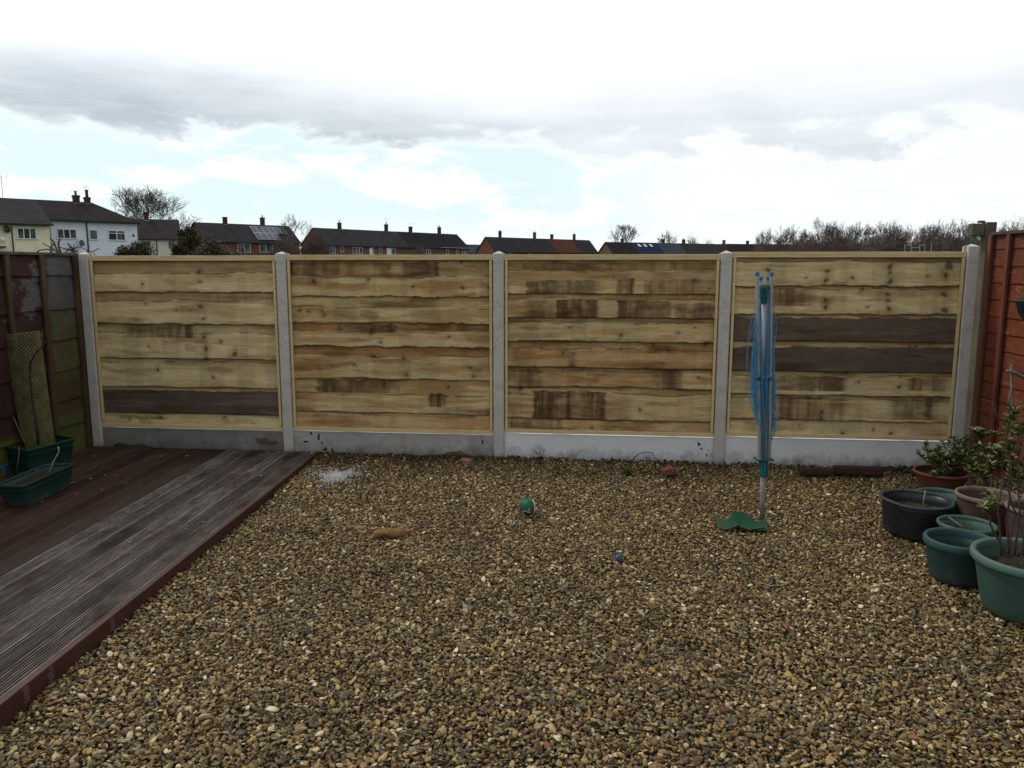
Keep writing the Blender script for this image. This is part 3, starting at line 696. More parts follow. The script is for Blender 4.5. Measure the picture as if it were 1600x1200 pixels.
def instancer(name, pts, rot, scl, mat, nvar=6, amp=.35, seed=0, sub=2, flat=(1, .72, .29)):
    me = bpy.data.meshes.new(name); n = len(pts)
    me.vertices.add(n); me.vertices.foreach_set('co', pts.astype(np.float32).ravel())
    a = me.attributes.new('rot', 'FLOAT_VECTOR', 'POINT'); a.data.foreach_set('vector', rot.astype(np.float32).ravel())
    a = me.attributes.new('scl', 'FLOAT_VECTOR', 'POINT'); a.data.foreach_set('vector', scl.astype(np.float32).ravel())
    a = me.attributes.new('var', 'INT', 'POINT'); a.data.foreach_set('value', np.random.RandomState(seed).randint(0, nvar, n).astype(np.int32))
    me.materials.append(mat)
    o = bpy.data.objects.new(name, me); COL.objects.link(o)
    ng = bpy.data.node_groups.new(name, 'GeometryNodeTree')
    ng.interface.new_socket('Geometry', in_out='INPUT', socket_type='NodeSocketGeometry')
    ng.interface.new_socket('Geometry', in_out='OUTPUT', socket_type='NodeSocketGeometry')
    N = ng.nodes; Lk = ng.links
    gi = N.new('NodeGroupInput'); go = N.new('NodeGroupOutput')
    g2i = N.new('GeometryNodeGeometryToInstance')
    for v in range(nvar):
        ic = N.new('GeometryNodeMeshIcoSphere'); ic.inputs['Radius'].default_value = .55; ic.inputs['Subdivisions'].default_value = sub if v % 3 == 0 else 1
        sp = N.new('GeometryNodeSetPosition'); nz = N.new('ShaderNodeTexNoise'); nz.noise_dimensions = '4D'
        nz.inputs['Scale'].default_value = 1.3; nz.inputs['Detail'].default_value = 1.; nz.inputs['W'].default_value = v * 7.3 + seed
        sub_ = N.new('ShaderNodeVectorMath'); sub_.operation = 'SUBTRACT'; sub_.inputs[1].default_value = (.5, .5, .5)
        Lk.new(nz.outputs['Color'], sub_.inputs[0])
        mu = N.new('ShaderNodeVectorMath'); mu.operation = 'SCALE'; mu.inputs['Scale'].default_value = amp * 3.1; Lk.new(sub_.outputs[0], mu.inputs[0])
        Lk.new(ic.outputs['Mesh'], sp.inputs['Geometry']); Lk.new(mu.outputs[0], sp.inputs['Offset'])
        tr = N.new('GeometryNodeTransform'); tr.inputs['Scale'].default_value = flat; Lk.new(sp.outputs[0], tr.inputs['Geometry'])
        sm = N.new('GeometryNodeSetShadeSmooth'); Lk.new(tr.outputs[0], sm.inputs[0]); sm.inputs['Shade Smooth'].default_value = v % 3 == 0
        mt = N.new('GeometryNodeSetMaterial'); mt.inputs['Material'].default_value = mat; Lk.new(sm.outputs[0], mt.inputs[0])
        Lk.new(mt.outputs[0], g2i.inputs[0])
    ip = N.new('GeometryNodeInstanceOnPoints'); ip.inputs['Pick Instance'].default_value = True
    def attr(nm, ty):
        x = N.new('GeometryNodeInputNamedAttribute'); x.data_type = ty; x.inputs['Name'].default_value = nm; return x.outputs['Attribute']
    e2r = N.new('FunctionNodeEulerToRotation'); Lk.new(attr('rot', 'FLOAT_VECTOR'), e2r.inputs[0])
    Lk.new(gi.outputs[0], ip.inputs['Points']); Lk.new(g2i.outputs[0], ip.inputs['Instance'])
    Lk.new(attr('var', 'INT'), ip.inputs['Instance Index']); Lk.new(e2r.outputs[0], ip.inputs['Rotation']); Lk.new(attr('scl', 'FLOAT_VECTOR'), ip.inputs['Scale'])
    Lk.new(ip.outputs[0], go.inputs[0])
    md = o.modifiers.new('stones', 'NODES'); md.node_group = ng
    return o
rs = np.random.RandomState(11)
def gravel_z(x, y):
    h = (fbm(x * 1.1 + 9, y * 1.1, 601, 3) - .5) * .045 + (fbm(x * 4, y * 4, 602, 3) - .5) * .016
    d = (np.stack([x, y], -1) - np.array([PA.x, PA.y])) @ np.array([FN.x, FN.y])        # distance in front of the fence
    return h + .022 * np.exp(-(d / .35) ** 2)
def scatter(sp, jit, x0, x1, y0, y1):
    gx, gy = np.meshgrid(np.arange(x0, x1, sp), np.arange(y0, y1, sp))
    gx = gx.ravel() + rs.uniform(-jit, jit, gx.size) * sp; gy = gy.ravel() + rs.uniform(-jit, jit, gy.size) * sp
    d = (np.stack([gx, gy], -1) - np.array([PA.x, PA.y])) @ np.array([FN.x, FN.y])
    e = (np.stack([gx, gy], -1) - np.array([E1.x, E1.y])) @ np.array([DP.x, DP.y])
    al = (np.stack([gx, gy], -1) - np.array([E1.x, E1.y])) @ np.array([DD.x, DD.y])
    k = (d > .028) & ((e < -.004) | (al > .02))
    k &= ~((gx < -1.9) & (e > 0))
    k &= np.abs(gx) < .82 * gy + .9        # what a step to either side could see
    return gx[k], gy[k]
PX = []; PZ = []; SC = []
for (sp, dz, smin, smax) in ((.0165, -.010, .012, .029), (.0205, .001, .012, .032), (.036, .007, .013, .042)):
    x, y = scatter(sp, .55, -4.2, 3.95, 1.3, 7.25)
    PX.append(np.stack([x, y], -1)); PZ.append(gravel_z(x, y) + dz + rs.uniform(-.004, .004, len(x)))
    s = smin + (smax - smin) * rs.beta(1.6, 3.6, len(x)); SC.append(s)
PXY = np.concatenate(PX); PZ = np.concatenate(PZ); SC = np.concatenate(SC)
pts = np.concatenate([PXY, PZ[:, None]], 1)
rot = np.stack([rs.normal(0, .46, len(pts)), rs.normal(0, .46, len(pts)), rs.uniform(0, 6.283, len(pts))], 1)
scl = SC[:, None] * rs.uniform(.82, 1.22, (len(pts), 3))
tag(instancer('gravel', pts, rot, scl, M_STONE, 7), kind='stuff')
print('stones', len(pts))
# spilled white grit by the deck end
def salt_mat():
    m, nt, b = mat_new('white_grit', .8, .3); b.inputs['Base Color'].default_value = (.46, .445, .42, 1); return m
c0 = ground(520, 742, .02); n = 5200
ang = rs.uniform(0, 6.283, n); rr = np.abs(rs.normal(0, .5, n)) * (1 + .35 * np.sin(ang * 3) + .3 * np.sin(ang * 7 + 1))
gx = c0.x + np.cos(ang) * rr * .20 + .03; gy = c0.y + np.sin(ang) * rr * .24
e = (np.stack([gx, gy], -1) - np.array([E1.x, E1.y])) @ np.array([DP.x, DP.y]); k = e < -.01
gx, gy = gx[k], gy[k]; n = len(gx)
pts = np.stack([gx, gy, gravel_z(gx, gy) + .012 + rs.uniform(-.004, .006, n)], 1)
rot = rs.uniform(0, 6.283, (n, 3)); scl = rs.uniform(.004, .015, (n, 1)) * (rs.uniform(0, 1, (n, 1)) < .5) * np.ones((1, 3))
so_ = instancer('white_grit', pts, rot, scl, salt_mat(), 3, seed=3, sub=1); tag(so_, kind='stuff')
so_['label'] = 'white gritty spill on the gravel at the end of the deck'

# ------------------------------------------------------------------ small things on the gravel
def GP(px, py, z=.02): return ground(px, py, z)
def plastic(name, c, rough=.45, spec=.4, dirt=.35, dc=(.07, .06, .045)):
    m, nt, b = mat_new(name, rough, spec)
    co = coords(nt); n = tnoise(nt, co, 7, 7, .68)
    cc = mixc(nt, ramp(nt, n, [(.48, (0, 0, 0)), (.75, (dirt,) * 3)]), c, dc)
    n2 = tnoise(nt, co, 45, 4, .6); cc = mixc(nt, .5, cc, ramp(nt, n2, [(.3, (.8, .8, .8)), (.7, (1.15, 1.15, 1.15))]), 'MULTIPLY')
    sx = nt.nodes.new('ShaderNodeSeparateXYZ'); nt.links.new(co, sx.inputs[0])
    ma = nt.nodes.new('ShaderNodeMath'); ma.operation = 'MULTIPLY_ADD'; nt.links.new(sx.outputs[2], ma.inputs[0]); ma.inputs[1].default_value = -3.5; nt.links.new(tnoise(nt, co, 16, 6, .75), ma.inputs[2])
    cc = mixc(nt, ramp(nt, ma.outputs[0], [(.28, (0, 0, 0)), (.52, (dirt * 1.4,) * 3)]), cc, (.075, .062, .045))
    nt.links.new(cc, b.inputs['Base Color']); bump(nt, b, n2, .08, .002)
    nt.links.new(ramp(nt, n, [(.3, (rough,) * 3), (.7, (min(1, rough + .25),) * 3)]), b.inputs['Roughness'])
    return m
def blob(name, mat, r, loc, seed, amp=.2, sc=(1, 1, 1), fr=2., lvl=4, parent=None, rz=0):
    import bmesh
    bm = bmesh.new(); bmesh.ops.create_icosphere(bm, subdivisions=lvl, radius=1)
    for v in bm.verts:
        n = mnoise.noise(v.co * fr + Vector((seed * 3.1, seed, 0))) + .5 * mnoise.noise(v.co * fr * 2.3 + Vector((seed, 0, 5)))
        v.co = Vector((v.co.x * sc[0], v.co.y * sc[1], v.co.z * sc[2])) * r * (1 + amp * n)
    me = bpy.data.meshes.new(name); bm.to_mesh(me); bm.free()
    me.polygons.foreach_set('use_smooth', [True] * len(me.polygons)); me.materials.append(mat)
    o = bpy.data.objects.new(name, me); COL.objects.link(o); o.location = loc; o.rotation_euler = (0, 0, rz)
    if parent: o.parent = parent
    return o
# ball, with a worn pale patch and a chewed seam
M_BALL = plastic('green_rubber', (.0, .10, .05), .6, .3, .25)
bp = GP(824, 806, .02); t = thing('dog_ball', 'green chewed ball with pale scuffs lying on the gravel', 'ball', (bp.x, bp.y + .05, .02))
blob('ball_skin', M_BALL, .056, (0, 0, .052), 1, .06, parent=t)
m = MB(); M_PALE = simple('pale_rubber', (.38, .42, .36), (.55, .58, .5), 50, .8, .2)
pts_ = []
for k in range(28):
    a = -1.3 + 2.6 * k / 27; pts_.append((.0575 * math.cos(a) * .35 + .031, -.0575 * math.cos(a) * .88 + .012, .052 + .0575 * math.sin(a) * .9))
m.tube(pts_, .0035, 6); m.build('seam', M_PALE, t, True)
m = MB()
for k, (dx, dz) in enumerate([(-.012, -.016), (.004, -.024), (.018, -.028), (-.026, -.022), (.01, -.006)]):
    dy = -math.sqrt(max(.0585 ** 2 - dx * dx - dz * dz, 0)); m.box((dx, dy, .052 + dz), (.011, .005, .007))
m.build('scuffs', M_PALE, t, bevel=.002)
# tan chew toy
M_TAN = simple('tan_fabric', (.12, .062, .026), (.22, .12, .052), 18, .9, .1, c3=(.17, .09, .038), bs=.5, bd=.006)
p = GP(612, 838, .02)
def lumps(name, mat, chain, loc, rz, label, cat):
    import bmesh
    m = MB(); P2 = []; Rr = []
    for i in range(len(chain) - 1):
        (a, ra), (b_, rb) = chain[i], chain[i + 1]
        for k in range(6):
            f = k / 6; P2.append(Vector(a).lerp(Vector(b_), f)); Rr.append(ra + (rb - ra) * (f * f * (3 - 2 * f)))
    P2.append(Vector(chain[-1][0])); Rr.append(chain[-1][1])
    m.tube(P2, Rr, 20); o = m.build(name, mat, smooth=True)
    for v in o.data.vertices:
        n = mnoise.noise(v.co * 28) * .009 + mnoise.noise(v.co * 60) * .004
        v.co.z = max(v.co.z * .72 + n, -.008); v.co.y += n
    o.location = loc; o.rotation_euler = (0, 0, rz); return tag(o, label, cat)
lumps('chew_toy', M_TAN, [((-.122, 0, .026), .008), ((-.108, 0, .028), .030), ((-.06, .004, .030), .036), ((-.01, -.006, .032), .040), ((.03, -.004, .036), .036), ((.07, .014, .040), .024), ((.105, .012, .038), .016), ((.125, .01, .034), .005)],
      (p.x, p.y + .03, .012), .08, 'tan lumpy chewed dog toy lying on the gravel', 'dog toy')
M_BLUE = plastic('blue_rubber', (.012, .085, .26), .5)
p = GP(967, 877, .015); o = blob('blue_bit', M_BLUE, .021, (p.x, p.y + .015, .028), 4, .35, (1, .8, 1.15)); tag(o, 'small blue rubber scrap on the gravel in the middle', 'scrap')
M_REDP = plastic('red_rubber', (.23, .028, .03), .55)
p = GP(1046, 744, .02); t = thing('torn_red_ball', 'crushed red ball lying by the clean gravel board', 'ball', (p.x, p.y + .03, .03))
blob('ball_skin', M_REDP, .05, (0, 0, .025), 6, .45, (1, .9, .75), 2.6, parent=t)
blob('torn_flap', M_REDP, .026, (.05, -.012, .015), 8, .5, (1, .8, .6), 2.6, parent=t)
M_MOSSB = simple('mossy', (.03, .034, .012), (.075, .075, .03), 60, .95, .1, bs=.6, bd=.01)
p = GP(981, 741, .02); tag(blob('mossy_clod', M_MOSSB, .034, (p.x, p.y + .02, .045), 9, .4, (1, 1, 1), 3), 'small round mossy clod against the gravel boards', 'clod')
M_BRK = simple('pink_brick', (.22, .09, .07), (.33, .15, .12), 30, .9, .1)
p = GP(728, 722, .02); tag(blob('brick_piece', M_BRK, .04, (p.x, p.y - .02, .035), 12, .3, (1.3, .7, .6), 2.5), 'pinkish broken brick piece below the rusty smear', 'brick')
M_DBR = simple('dark_brick', (.032, .014, .012), (.06, .03, .026), 22, .9, .15, bs=.4, bd=.006)
for k, (x0, x1, h) in enumerate(((1252, 1306, .05), (1308, 1382, .062))):
    a = GP(x0, 742, .03); b_ = GP(x1, 743, .03); L = (b_ - a).length
    m = MB(); m.box((0, 0, h / 2), (L, .09, h)); o = m.build('fallen_brick', M_DBR, bevel=.012)
    sub = o.modifiers.new('s', 'SUBSURF'); sub.levels = 2; sub.render_levels = 2; sub.subdivision_type = 'SIMPLE'
    dm = o.modifiers.new('d', 'DISPLACE'); tx = bpy.data.textures.new('rough', 'CLOUDS'); tx.noise_scale = .04; dm.texture = tx; dm.strength = .014
    o.location = ((a.x + b_.x) / 2, (a.y + b_.y) / 2 + .05, .025); o.rotation_euler = (0, 0, FANG + (.02, -.03)[k])
    tag(o, ('shorter dark brick lying against the gravel board behind the airer', 'longer dark reddish brick lying against the gravel board, nearer the pots')[k], 'brick', 'dark bricks by the gravel board')
# lumps of black soil by the pots and posts
for k, (px, py, r) in enumerate([(1432, 741, .05), (1418, 739, .03), (842, 725, .022), (1440, 748, .035), (640, 720, .018), (652, 722, .02), (544, 716, .03)]):
    p = GP(px, py, .02); lb = ['large dark clod of soil beside the terracotta bowl', 'small dark clod of soil left of the terracotta bowl', 'dark clod of soil right of the middle post', 'dark clod just in front of the terracotta bowl', 'tiny clod along the second gravel board', 'tiny clod along the second gravel board', 'dark clod at the far corner of the deck'][k]
    o = blob('soil_clod', M_DKMUD, r, (p.x, p.y, .035), 30 + k, .4, (1.2, .8, .7), 2.5, 3); tag(o, lb, 'clod', 'tiny clods along the second gravel board' if k in (4, 5) else None)
# wire loop
M_WIRE = simple('dark_wire', (.03, .022, .018), (.06, .045, .04), 30, .6, .4)
def pz(px, py, Y): return at(px, py, Y)
yw = GP(1010, 728).y - .12
m = MB(); m.tube([pz(x, y_, yw) for x, y_ in ((986, 726), (990, 716), (998, 709), (1010, 706), (1019, 708), (1024, 716), (1031, 723))], .0035, 6)
tag(m.build('bent_wire', M_WIRE, smooth=True), 'thin bent wire arching out of the gravel by the fence', 'wire')
# weeds against the gravel board: few leaves on stems
M_WEED = simple('weed_leaf', (.02, .022, .014), (.05, .048, .03), 30, .8, .2)
def leaf_quads(m, c, d, up, L, W):
    d = d.normalized(); s = d.cross(up)
    if s.length < 1e-4: s = d.orthogonal()
    s.normalize(); nn = s.cross(d)
    pts = [c, c + d * L * .35 + s * W * .5, c + d * L * .75 + s * W * .36, c + d * L - nn * L * .12, c + d * L * .75 - s * W * .36, c + d * L * .35 - s * W * .5, c + d * L * .5 - nn * W * .22]
    m.add(pts, [(0, 1, 6), (1, 2, 6), (2, 3, 6), (3, 4, 6), (4, 5, 6), (5, 0, 6)])
def weed(px, py, h, n, lab, seed, mat=None, L=.03):
    q = random.Random(seed); p = GP(px, py, .02); t = thing('weed', lab, 'weed', p, None)
    ms, ml = MB(), MB()
    for k in range(n):
        a = q.uniform(0, 6.28); tip = Vector((math.cos(a) * h * .45, math.sin(a) * h * .3, h * q.uniform(.6, 1)))
        ms.tube([(0, 0, 0), tip * .5 + Vector((0, 0, h * .1)), tip], [.0025, .002, .001], 5)
        for j in range(4):
            c = tip * (.45 + .18 * j); b_ = q.uniform(0, 6.28); leaf_quads(ml, c, Vector((math.cos(b_), math.sin(b_), .4)), Vector((0, 0, 1)), L * q.uniform(.6, 1.1), L * .45)
    ms.build('stem', M_WIRE, t, True); ml.build('leaves', mat or M_WEED, t)
weed(846, 722, .14, 4, 'dark dead weed leaning on the clean gravel board beside the middle post', 61)
weed(1402, 738, .10, 6, 'pale dry weed tuft left of the terracotta bowl', 62, simple('dry_leaf', (.12, .12, .08), (.25, .24, .17), 30, .9, .1))
weed(805, 722, .06, 5, 'small dark weed tuft at the foot of the middle post', 63)

# ------------------------------------------------------------------ rotary clothes airer
M_ALU = simple('dull_aluminium', (.22, .225, .23), (.30, .305, .31), 12, .5, .4, (1, 1, .2), .05)
M_ALU.node_tree.nodes['Principled BSDF'].inputs['Metallic'].default_value = .35
M_POLE = simple('dull_pole', (.14, .13, .115), (.22, .205, .185), 14, .7, .2, bs=.05)
M_TEAL = plastic('teal_plastic', (.0, .075, .068), .45, .5, .15)
M_BCAP = plastic('blue_plastic', (.02, .10, .22), .4, .5, .1)
M_LINE = plastic('blue_line', (.045, .20, .36), .5, .4, .1)
DY = GP(1190, 815, .02).y
def dz_(py): return at(1190, py, DY).z
D0 = at(1192, 700, DY)
air = thing('rotary_airer', 'folded rotary clothes airer with blue lines standing on the gravel', 'clothes airer', (GP(1192, 815).x, DY, .02))
W = lambda px, py, dy=0: at(px, py, DY + dy) - Vector(air.location)
m = MB(); m.tube([W(1191, 822), W(1192, 740)], .0165, 20); m.build('lower_pole', M_POLE, air, True)
m = MB(); m.tube([W(1192, 740), W(1194, 452)], .0165, 20); m.build('mast', M_ALU, air, True)
arms = [((1183, 430), (1186, 718), -.035), ((1205, 430), (1202, 716), -.030), ((1189, 437), (1190, 716), .05), ((1200, 437), (1199, 716), .052)]
for (a, b_, dy) in arms:
    m = MB(); A_ = W(*a, dy); B_ = W(*b_, dy * .8); d = (A_ - B_); L = d.length
    rot_ = d.to_track_quat('Z', 'Y').to_matrix()
    m.box((A_ + B_) / 2, (.024, .018, L), rot_); o = m.build('arm', M_ALU, air, bevel=.004)
    m = MB(); m.box(A_ + Vector((0, 0, .008)), (.028, .022, .026), rot_); m.build('end_cap', M_BCAP, o, bevel=.004)
# hub at the top, runner at the bottom
m = MB(); top = W(1194, 446); m.tube([W(1194, 474), W(1194, 450), top], [.022, .025, .012], 16)
m.box(W(1194, 450), (.075, .055, .020)); m.box(W(1189, 458, -.03), (.016, .012, .07)); m.box(W(1199, 456, -.03), (.014, .012, .09)); m.build('top_hub', M_TEAL, air, bevel=.003)
m = MB(); m.box(W(1194, 444, -.005), (.045, .03, .008)); m.build('hub_clip', M_ALU, air, bevel=.002)
m = MB(); m.tube([W(1193, 745), W(1193, 741), W(1193, 724), W(1193, 716)], [.022, .028, .030, .034], 16)
m.box(W(1193, 717), (.115, .085, .014)); m.build('runner', M_TEAL, air, bevel=.003)
for px in (1184.5, 1201.5):
    m = MB(); c = W(px, 590, -.04); m.tube([c + Vector((0, -.008, 0)), c + Vector((0, .012, 0))], .019, 20); m.tube([c + Vector((0, -.014, 0)), c + Vector((0, -.007, 0))], .008, 12); m.build('pivot_knob', M_BCAP, air, True)
m = MB(); m.box(W(1193, 590, -.033), (.10, .01, .014)); m.build('pivot_strap', M_ALU, air, bevel=.002)
# slack lines in loops hanging down between the arms
q = random.Random(21); m = MB()
def loop(x0, y0, x1, y1, sag, dx, dy, w=.0019):
    P_ = []; n = 12
    for i in range(n + 1):
        f = i / n; y_ = y0 + (y1 - y0) * f + sag * (1 - (2 * f - 1) ** 2)
        x_ = x0 + (x1 - x0) * f + dx * math.sin(math.pi * f) + q.uniform(-.25, .25)
        P_.append(W(x_, y_, dy + .02 * math.sin(f * 3)))
    m.tube(P_, w, 5, False)
for k in range(56):
    y0 = 440 + q.random() * 170; side = q.random()
    if side < .42: loop(1181 + q.random() * 4, y0, 1183 + q.random() * 6, min(y0 + q.uniform(40, 170), 665), q.uniform(5, 30), q.uniform(-5, 0), q.uniform(-.07, .0))
    elif side < .62: loop(1204, y0, 1205, min(y0 + q.uniform(60, 200), 690), q.uniform(5, 20), q.uniform(1, 6), q.uniform(-.06, .03))
    else: loop(1186 + q.random() * 4, y0, 1198 + q.random() * 4, y0 + q.uniform(-10, 30), q.uniform(60, 170), q.uniform(-4, 3), q.uniform(-.07, -.02))
for k in range(20):
    y0 = 470 + k * 5.5; loop(1182, y0, 1184, 640 + q.uniform(-20, 24), 6, q.uniform(-12, -1) * (1 if k % 4 else 1.5), q.uniform(-.06, .05))
for k in range(9):
    y0 = 455 + k * 22; loop(1206, y0, 1205, min(y0 + q.uniform(80, 150), 690), 6, q.uniform(3, 8), q.uniform(-.06, .05))
for k in range(26):    # short loose ends and frayed stretches
    y0 = q.uniform(560, 668); sx = q.choice([-1, -1, 1]); x0 = 1183 if sx < 0 else 1206
    loop(x0, y0, x0 + sx * q.uniform(2, 11), y0 + q.uniform(6, 26), 2, sx * 2, q.uniform(-.06, .03), .0016)
m.build('washing_lines', M_LINE, air, True)
# crumpled green cover at its foot
M_GCOV = plastic('green_sheet', (.004, .048, .022), .85, .2, .3)
cov = MB()
def fold(pts, th=.006):
    n = len(pts); t_ = [Vector(p) for p in pts]; nn = (t_[1] - t_[0]).cross(t_[-1] - t_[0]).normalized()
    cov.add(t_ + [p - nn * th for p in t_], [tuple(range(n)), tuple(range(n, 2 * n))[::-1]] + [(k, (k + 1) % n, n + (k + 1) % n, n + k)[::-1] for k in range(n)])
cb = GP(1190, 826, .02)
def CV(px, py, dy): return at(px, py, cb.y + dy) - cb
fold([CV(1119, 817, .10), CV(1121, 826, -.02), CV(1133, 829, -.05), CV(1148, 815, .0), CV(1140, 808, .10)])
fold([CV(1133, 829, -.05), CV(1150, 822, -.06), CV(1163, 806, .06), CV(1147, 796, .12), CV(1139, 808, .08)])
fold([CV(1147, 796, .12), CV(1163, 800, .14), CV(1182, 816, .04), CV(1166, 826, -.05), CV(1150, 812, .0)])
fold([CV(1152, 821, -.04), CV(1168, 816, .03), CV(1188, 818, .02), CV(1196, 826, -.06), CV(1170, 830, -.08)])
fold([CV(1182, 816, .05), CV(1190, 812, .05), CV(1200, 816, .02), CV(1200, 829, -.07), CV(1186, 831, -.08)])
fold([CV(1165, 816, .03), CV(1183, 815, .08), CV(1196, 812, .10), CV(1198, 818, .05), CV(1180, 822, -.02)])
o = cov.build('green_cover', M_GCOV, smooth=False); o.location = cb + Vector((0, 0, .008))
sb = o.modifiers.new('s', 'SUBSURF'); sb.levels = 3; sb.render_levels = 3; sb.subdivision_type = 'SIMPLE'
o.scale = (1, 1, .72)
dm = o.modifiers.new('d', 'DISPLACE'); tx = bpy.data.textures.new('crumple', 'CLOUDS'); tx.noise_scale = .05; dm.texture = tx; dm.strength = .018
tag(o, 'crumpled green plastic cover around the foot of the clothes airer', 'cover')

# ------------------------------------------------------------------ pots on the right
def lathe_pot(name, label, c, rt, rb, h, mat, rimw=.018, rimh=.03, fill=.05, soil=None, flare=.0, wob=0., group=None, squash=1., rz=0., z0=.012, rim=None):
    t = thing(name, label, 'plant pot', (c[0], c[1], z0), group, rz)
    wf = (lambda a, j: 1 + wob * math.sin(3 * a + 1) + wob * .6 * math.sin(5 * a)) if wob else None
    m = MB(); pr = [(0, 0), (rb - .008, 0), (rb, .008)]
    for k in range(1, 9):
        f = k / 8; pr.append((rb + (rt - .006 - rb) * (f ** .85) + flare * f * f, .008 + (h - rimh - .008) * f))
    r0 = pr[-1][0]
    inner = [(r0 - .006, h - rimh)] + [(r0 - .006 - (rt - rb) * (1 - f) * .9, h - rimh - (h - rimh - .02) * (1 - f)) for f in (.75, .5, .25, .05)]
    m.lathe(pr + inner + [(0, .02)], 48, (0, 0, 0), 1, squash, wf); m.build('pot_body', mat, t, True)
    m = MB(); ro = r0 + rimw
    m.lathe([(r0 - .003, h - rimh - .004), (ro - .004, h - rimh), (ro, h - rimh + .006), (ro, h - .01), (ro - .005, h - .002), (ro - .012, h), (r0 - .004, h - .003), (r0 - .009, h - .012), (r0 - .007, h - rimh)], 48, (0, 0, 0), 1, squash, wf)
    m.build('rim', rim or mat, t, True)
    m = MB(); zs = h - rimh - fill; fr = zs / (h - rimh); rr_ = rb + (r0 - rb) * fr - .012
    qq = random.Random(int(c[0] * 1000)); nn = 30; rings = []
    vs = [(0, 0, zs + .01)]; fs = []
    for j in range(1, 7):
        for k in range(nn):
            a = 2 * math.pi * k / nn; vs.append((rr_ * j / 6 * math.cos(a), rr_ * j / 6 * math.sin(a) * squash, zs + qq.uniform(-.007, .010)))
    for k in range(nn): fs.append((0, 1 + k, 1 + (k + 1) % nn))
    for j in range(5):
        for k in range(nn): fs.append((1 + j * nn + k, 1 + (j + 1) * nn + k, 1 + (j + 1) * nn + (k + 1) % nn, 1 + j * nn + (k + 1) % nn))
    m.add(vs, fs); m.build('soil', soil or M_POTSOIL, t)
    return t
M_POTSOIL = simple('potting_soil', (.012, .010, .008), (.05, .038, .026), 70, .95, .1, bs=.6, bd=.01)
M_PG1 = plastic('dusty_green', (.026, .066, .048), .62, .35, .4, (.08, .09, .07))
M_PG2 = plastic('sea_green', (.008, .033, .028), .58, .35, .4, (.05, .07, .06))
M_PG3 = plastic('pale_green', (.042, .085, .066), .62, .35, .5, (.14, .15, .12))
M_PBK = plastic('black_plastic', (.008, .010, .012), .4, .4, .3, (.035, .04, .04))
M_PTC = plastic('terracotta', (.10, .034, .022), .7, .2, .4, (.12, .07, .05))
M_PBR = plastic('brown_plastic', (.070, .036, .027), .75, .25, .5, (.11, .085, .07))
M_PDK = plastic('dark_brown', (.04, .03, .028), .6, .3, .5, (.14, .13, .12))
M_RIM1 = plastic('sky_lit_green', (.060, .115, .092), .65, .35, .4, (.14, .16, .13)); M_RIM2 = plastic('grey_green', (.022, .034, .032), .6, .3, .4, (.09, .10, .09)); M_RIM3 = plastic('chalky_brown', (.13, .10, .08), .85, .2, .6, (.24, .21, .19)); M_RIM4 = plastic('sky_lit_sea_green', (.018, .056, .048), .65, .35, .4, (.07, .1, .09))  # lighter copies of dusty and sea green paint sky reflection onto the rims
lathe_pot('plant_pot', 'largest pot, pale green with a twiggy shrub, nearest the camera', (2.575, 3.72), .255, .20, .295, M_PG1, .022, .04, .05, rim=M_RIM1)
lathe_pot('plant_pot', 'round sea green pot with an empty dark inside, left of the largest pot', (2.462, 4.15), .172, .14, .232, M_PG2, .016, .045, .09, rim=M_RIM4)
lathe_pot('plant_pot', 'shallow pot with a pale green rim behind the sea green pot', (2.72, 4.53), .155, .12, .19, M_PG3, .014, .022, .05)
lathe_pot('plant_tub', 'black tub with a wavy grey green rim, leftmost of the pots', (2.615, 4.91), .212, .185, .228, M_PBK, .016, .016, .07, wob=.03, rim=M_RIM2)
lathe_pot('plant_pot', 'teal green pot just behind the black tub', (2.91, 5.16), .155, .12, .182, M_PG3, .016, .025, .06)
lathe_pot('plant_pot', 'brown terracotta coloured pot with a worn pale rim', (2.99, 4.80), .172, .13, .29, M_PBR, .014, .028, .09, rim=M_RIM3)
lathe_pot('plant_pot', 'dark brown pot with chipped pale rim at the right edge of the photo', (3.02, 4.37), .155, .12, .34, M_PDK, .013, .025, .05, rim=M_RIM3)
lathe_pot('plant_bowl', 'low terracotta bowl holding a small leafy bush, at the back', (3.27, 5.83), .19, .13, .165, M_PTC, .014, .022, .02)
# a tattered grey rim lining and canes
M_STRAW = simple('dry_straw', (.20, .18, .13), (.32, .30, .22), 30, .8, .2)
def stick(name, mat, pts, rs, label, cat='cane', n=6):
    m = MB(); m.tube(pts, rs, n); return tag(m.build(name, mat, smooth=True), label, cat)
stick('dry_stalk', M_STRAW, [at(1461, 793, 4.85), at(1478, 805, 4.7), at(1503, 822, 4.5)], [.003, .003, .002], 'pale dry stalk leaning from the black tub to the pale rimmed pot', 'stalk')
stick('dry_stalk', M_STRAW, [at(1446, 766, 4.85), at(1444, 778, 4.85), at(1441, 792, 4.85)], [.003, .003, .002], 'short pale stalk standing inside the black tub', 'stalk')

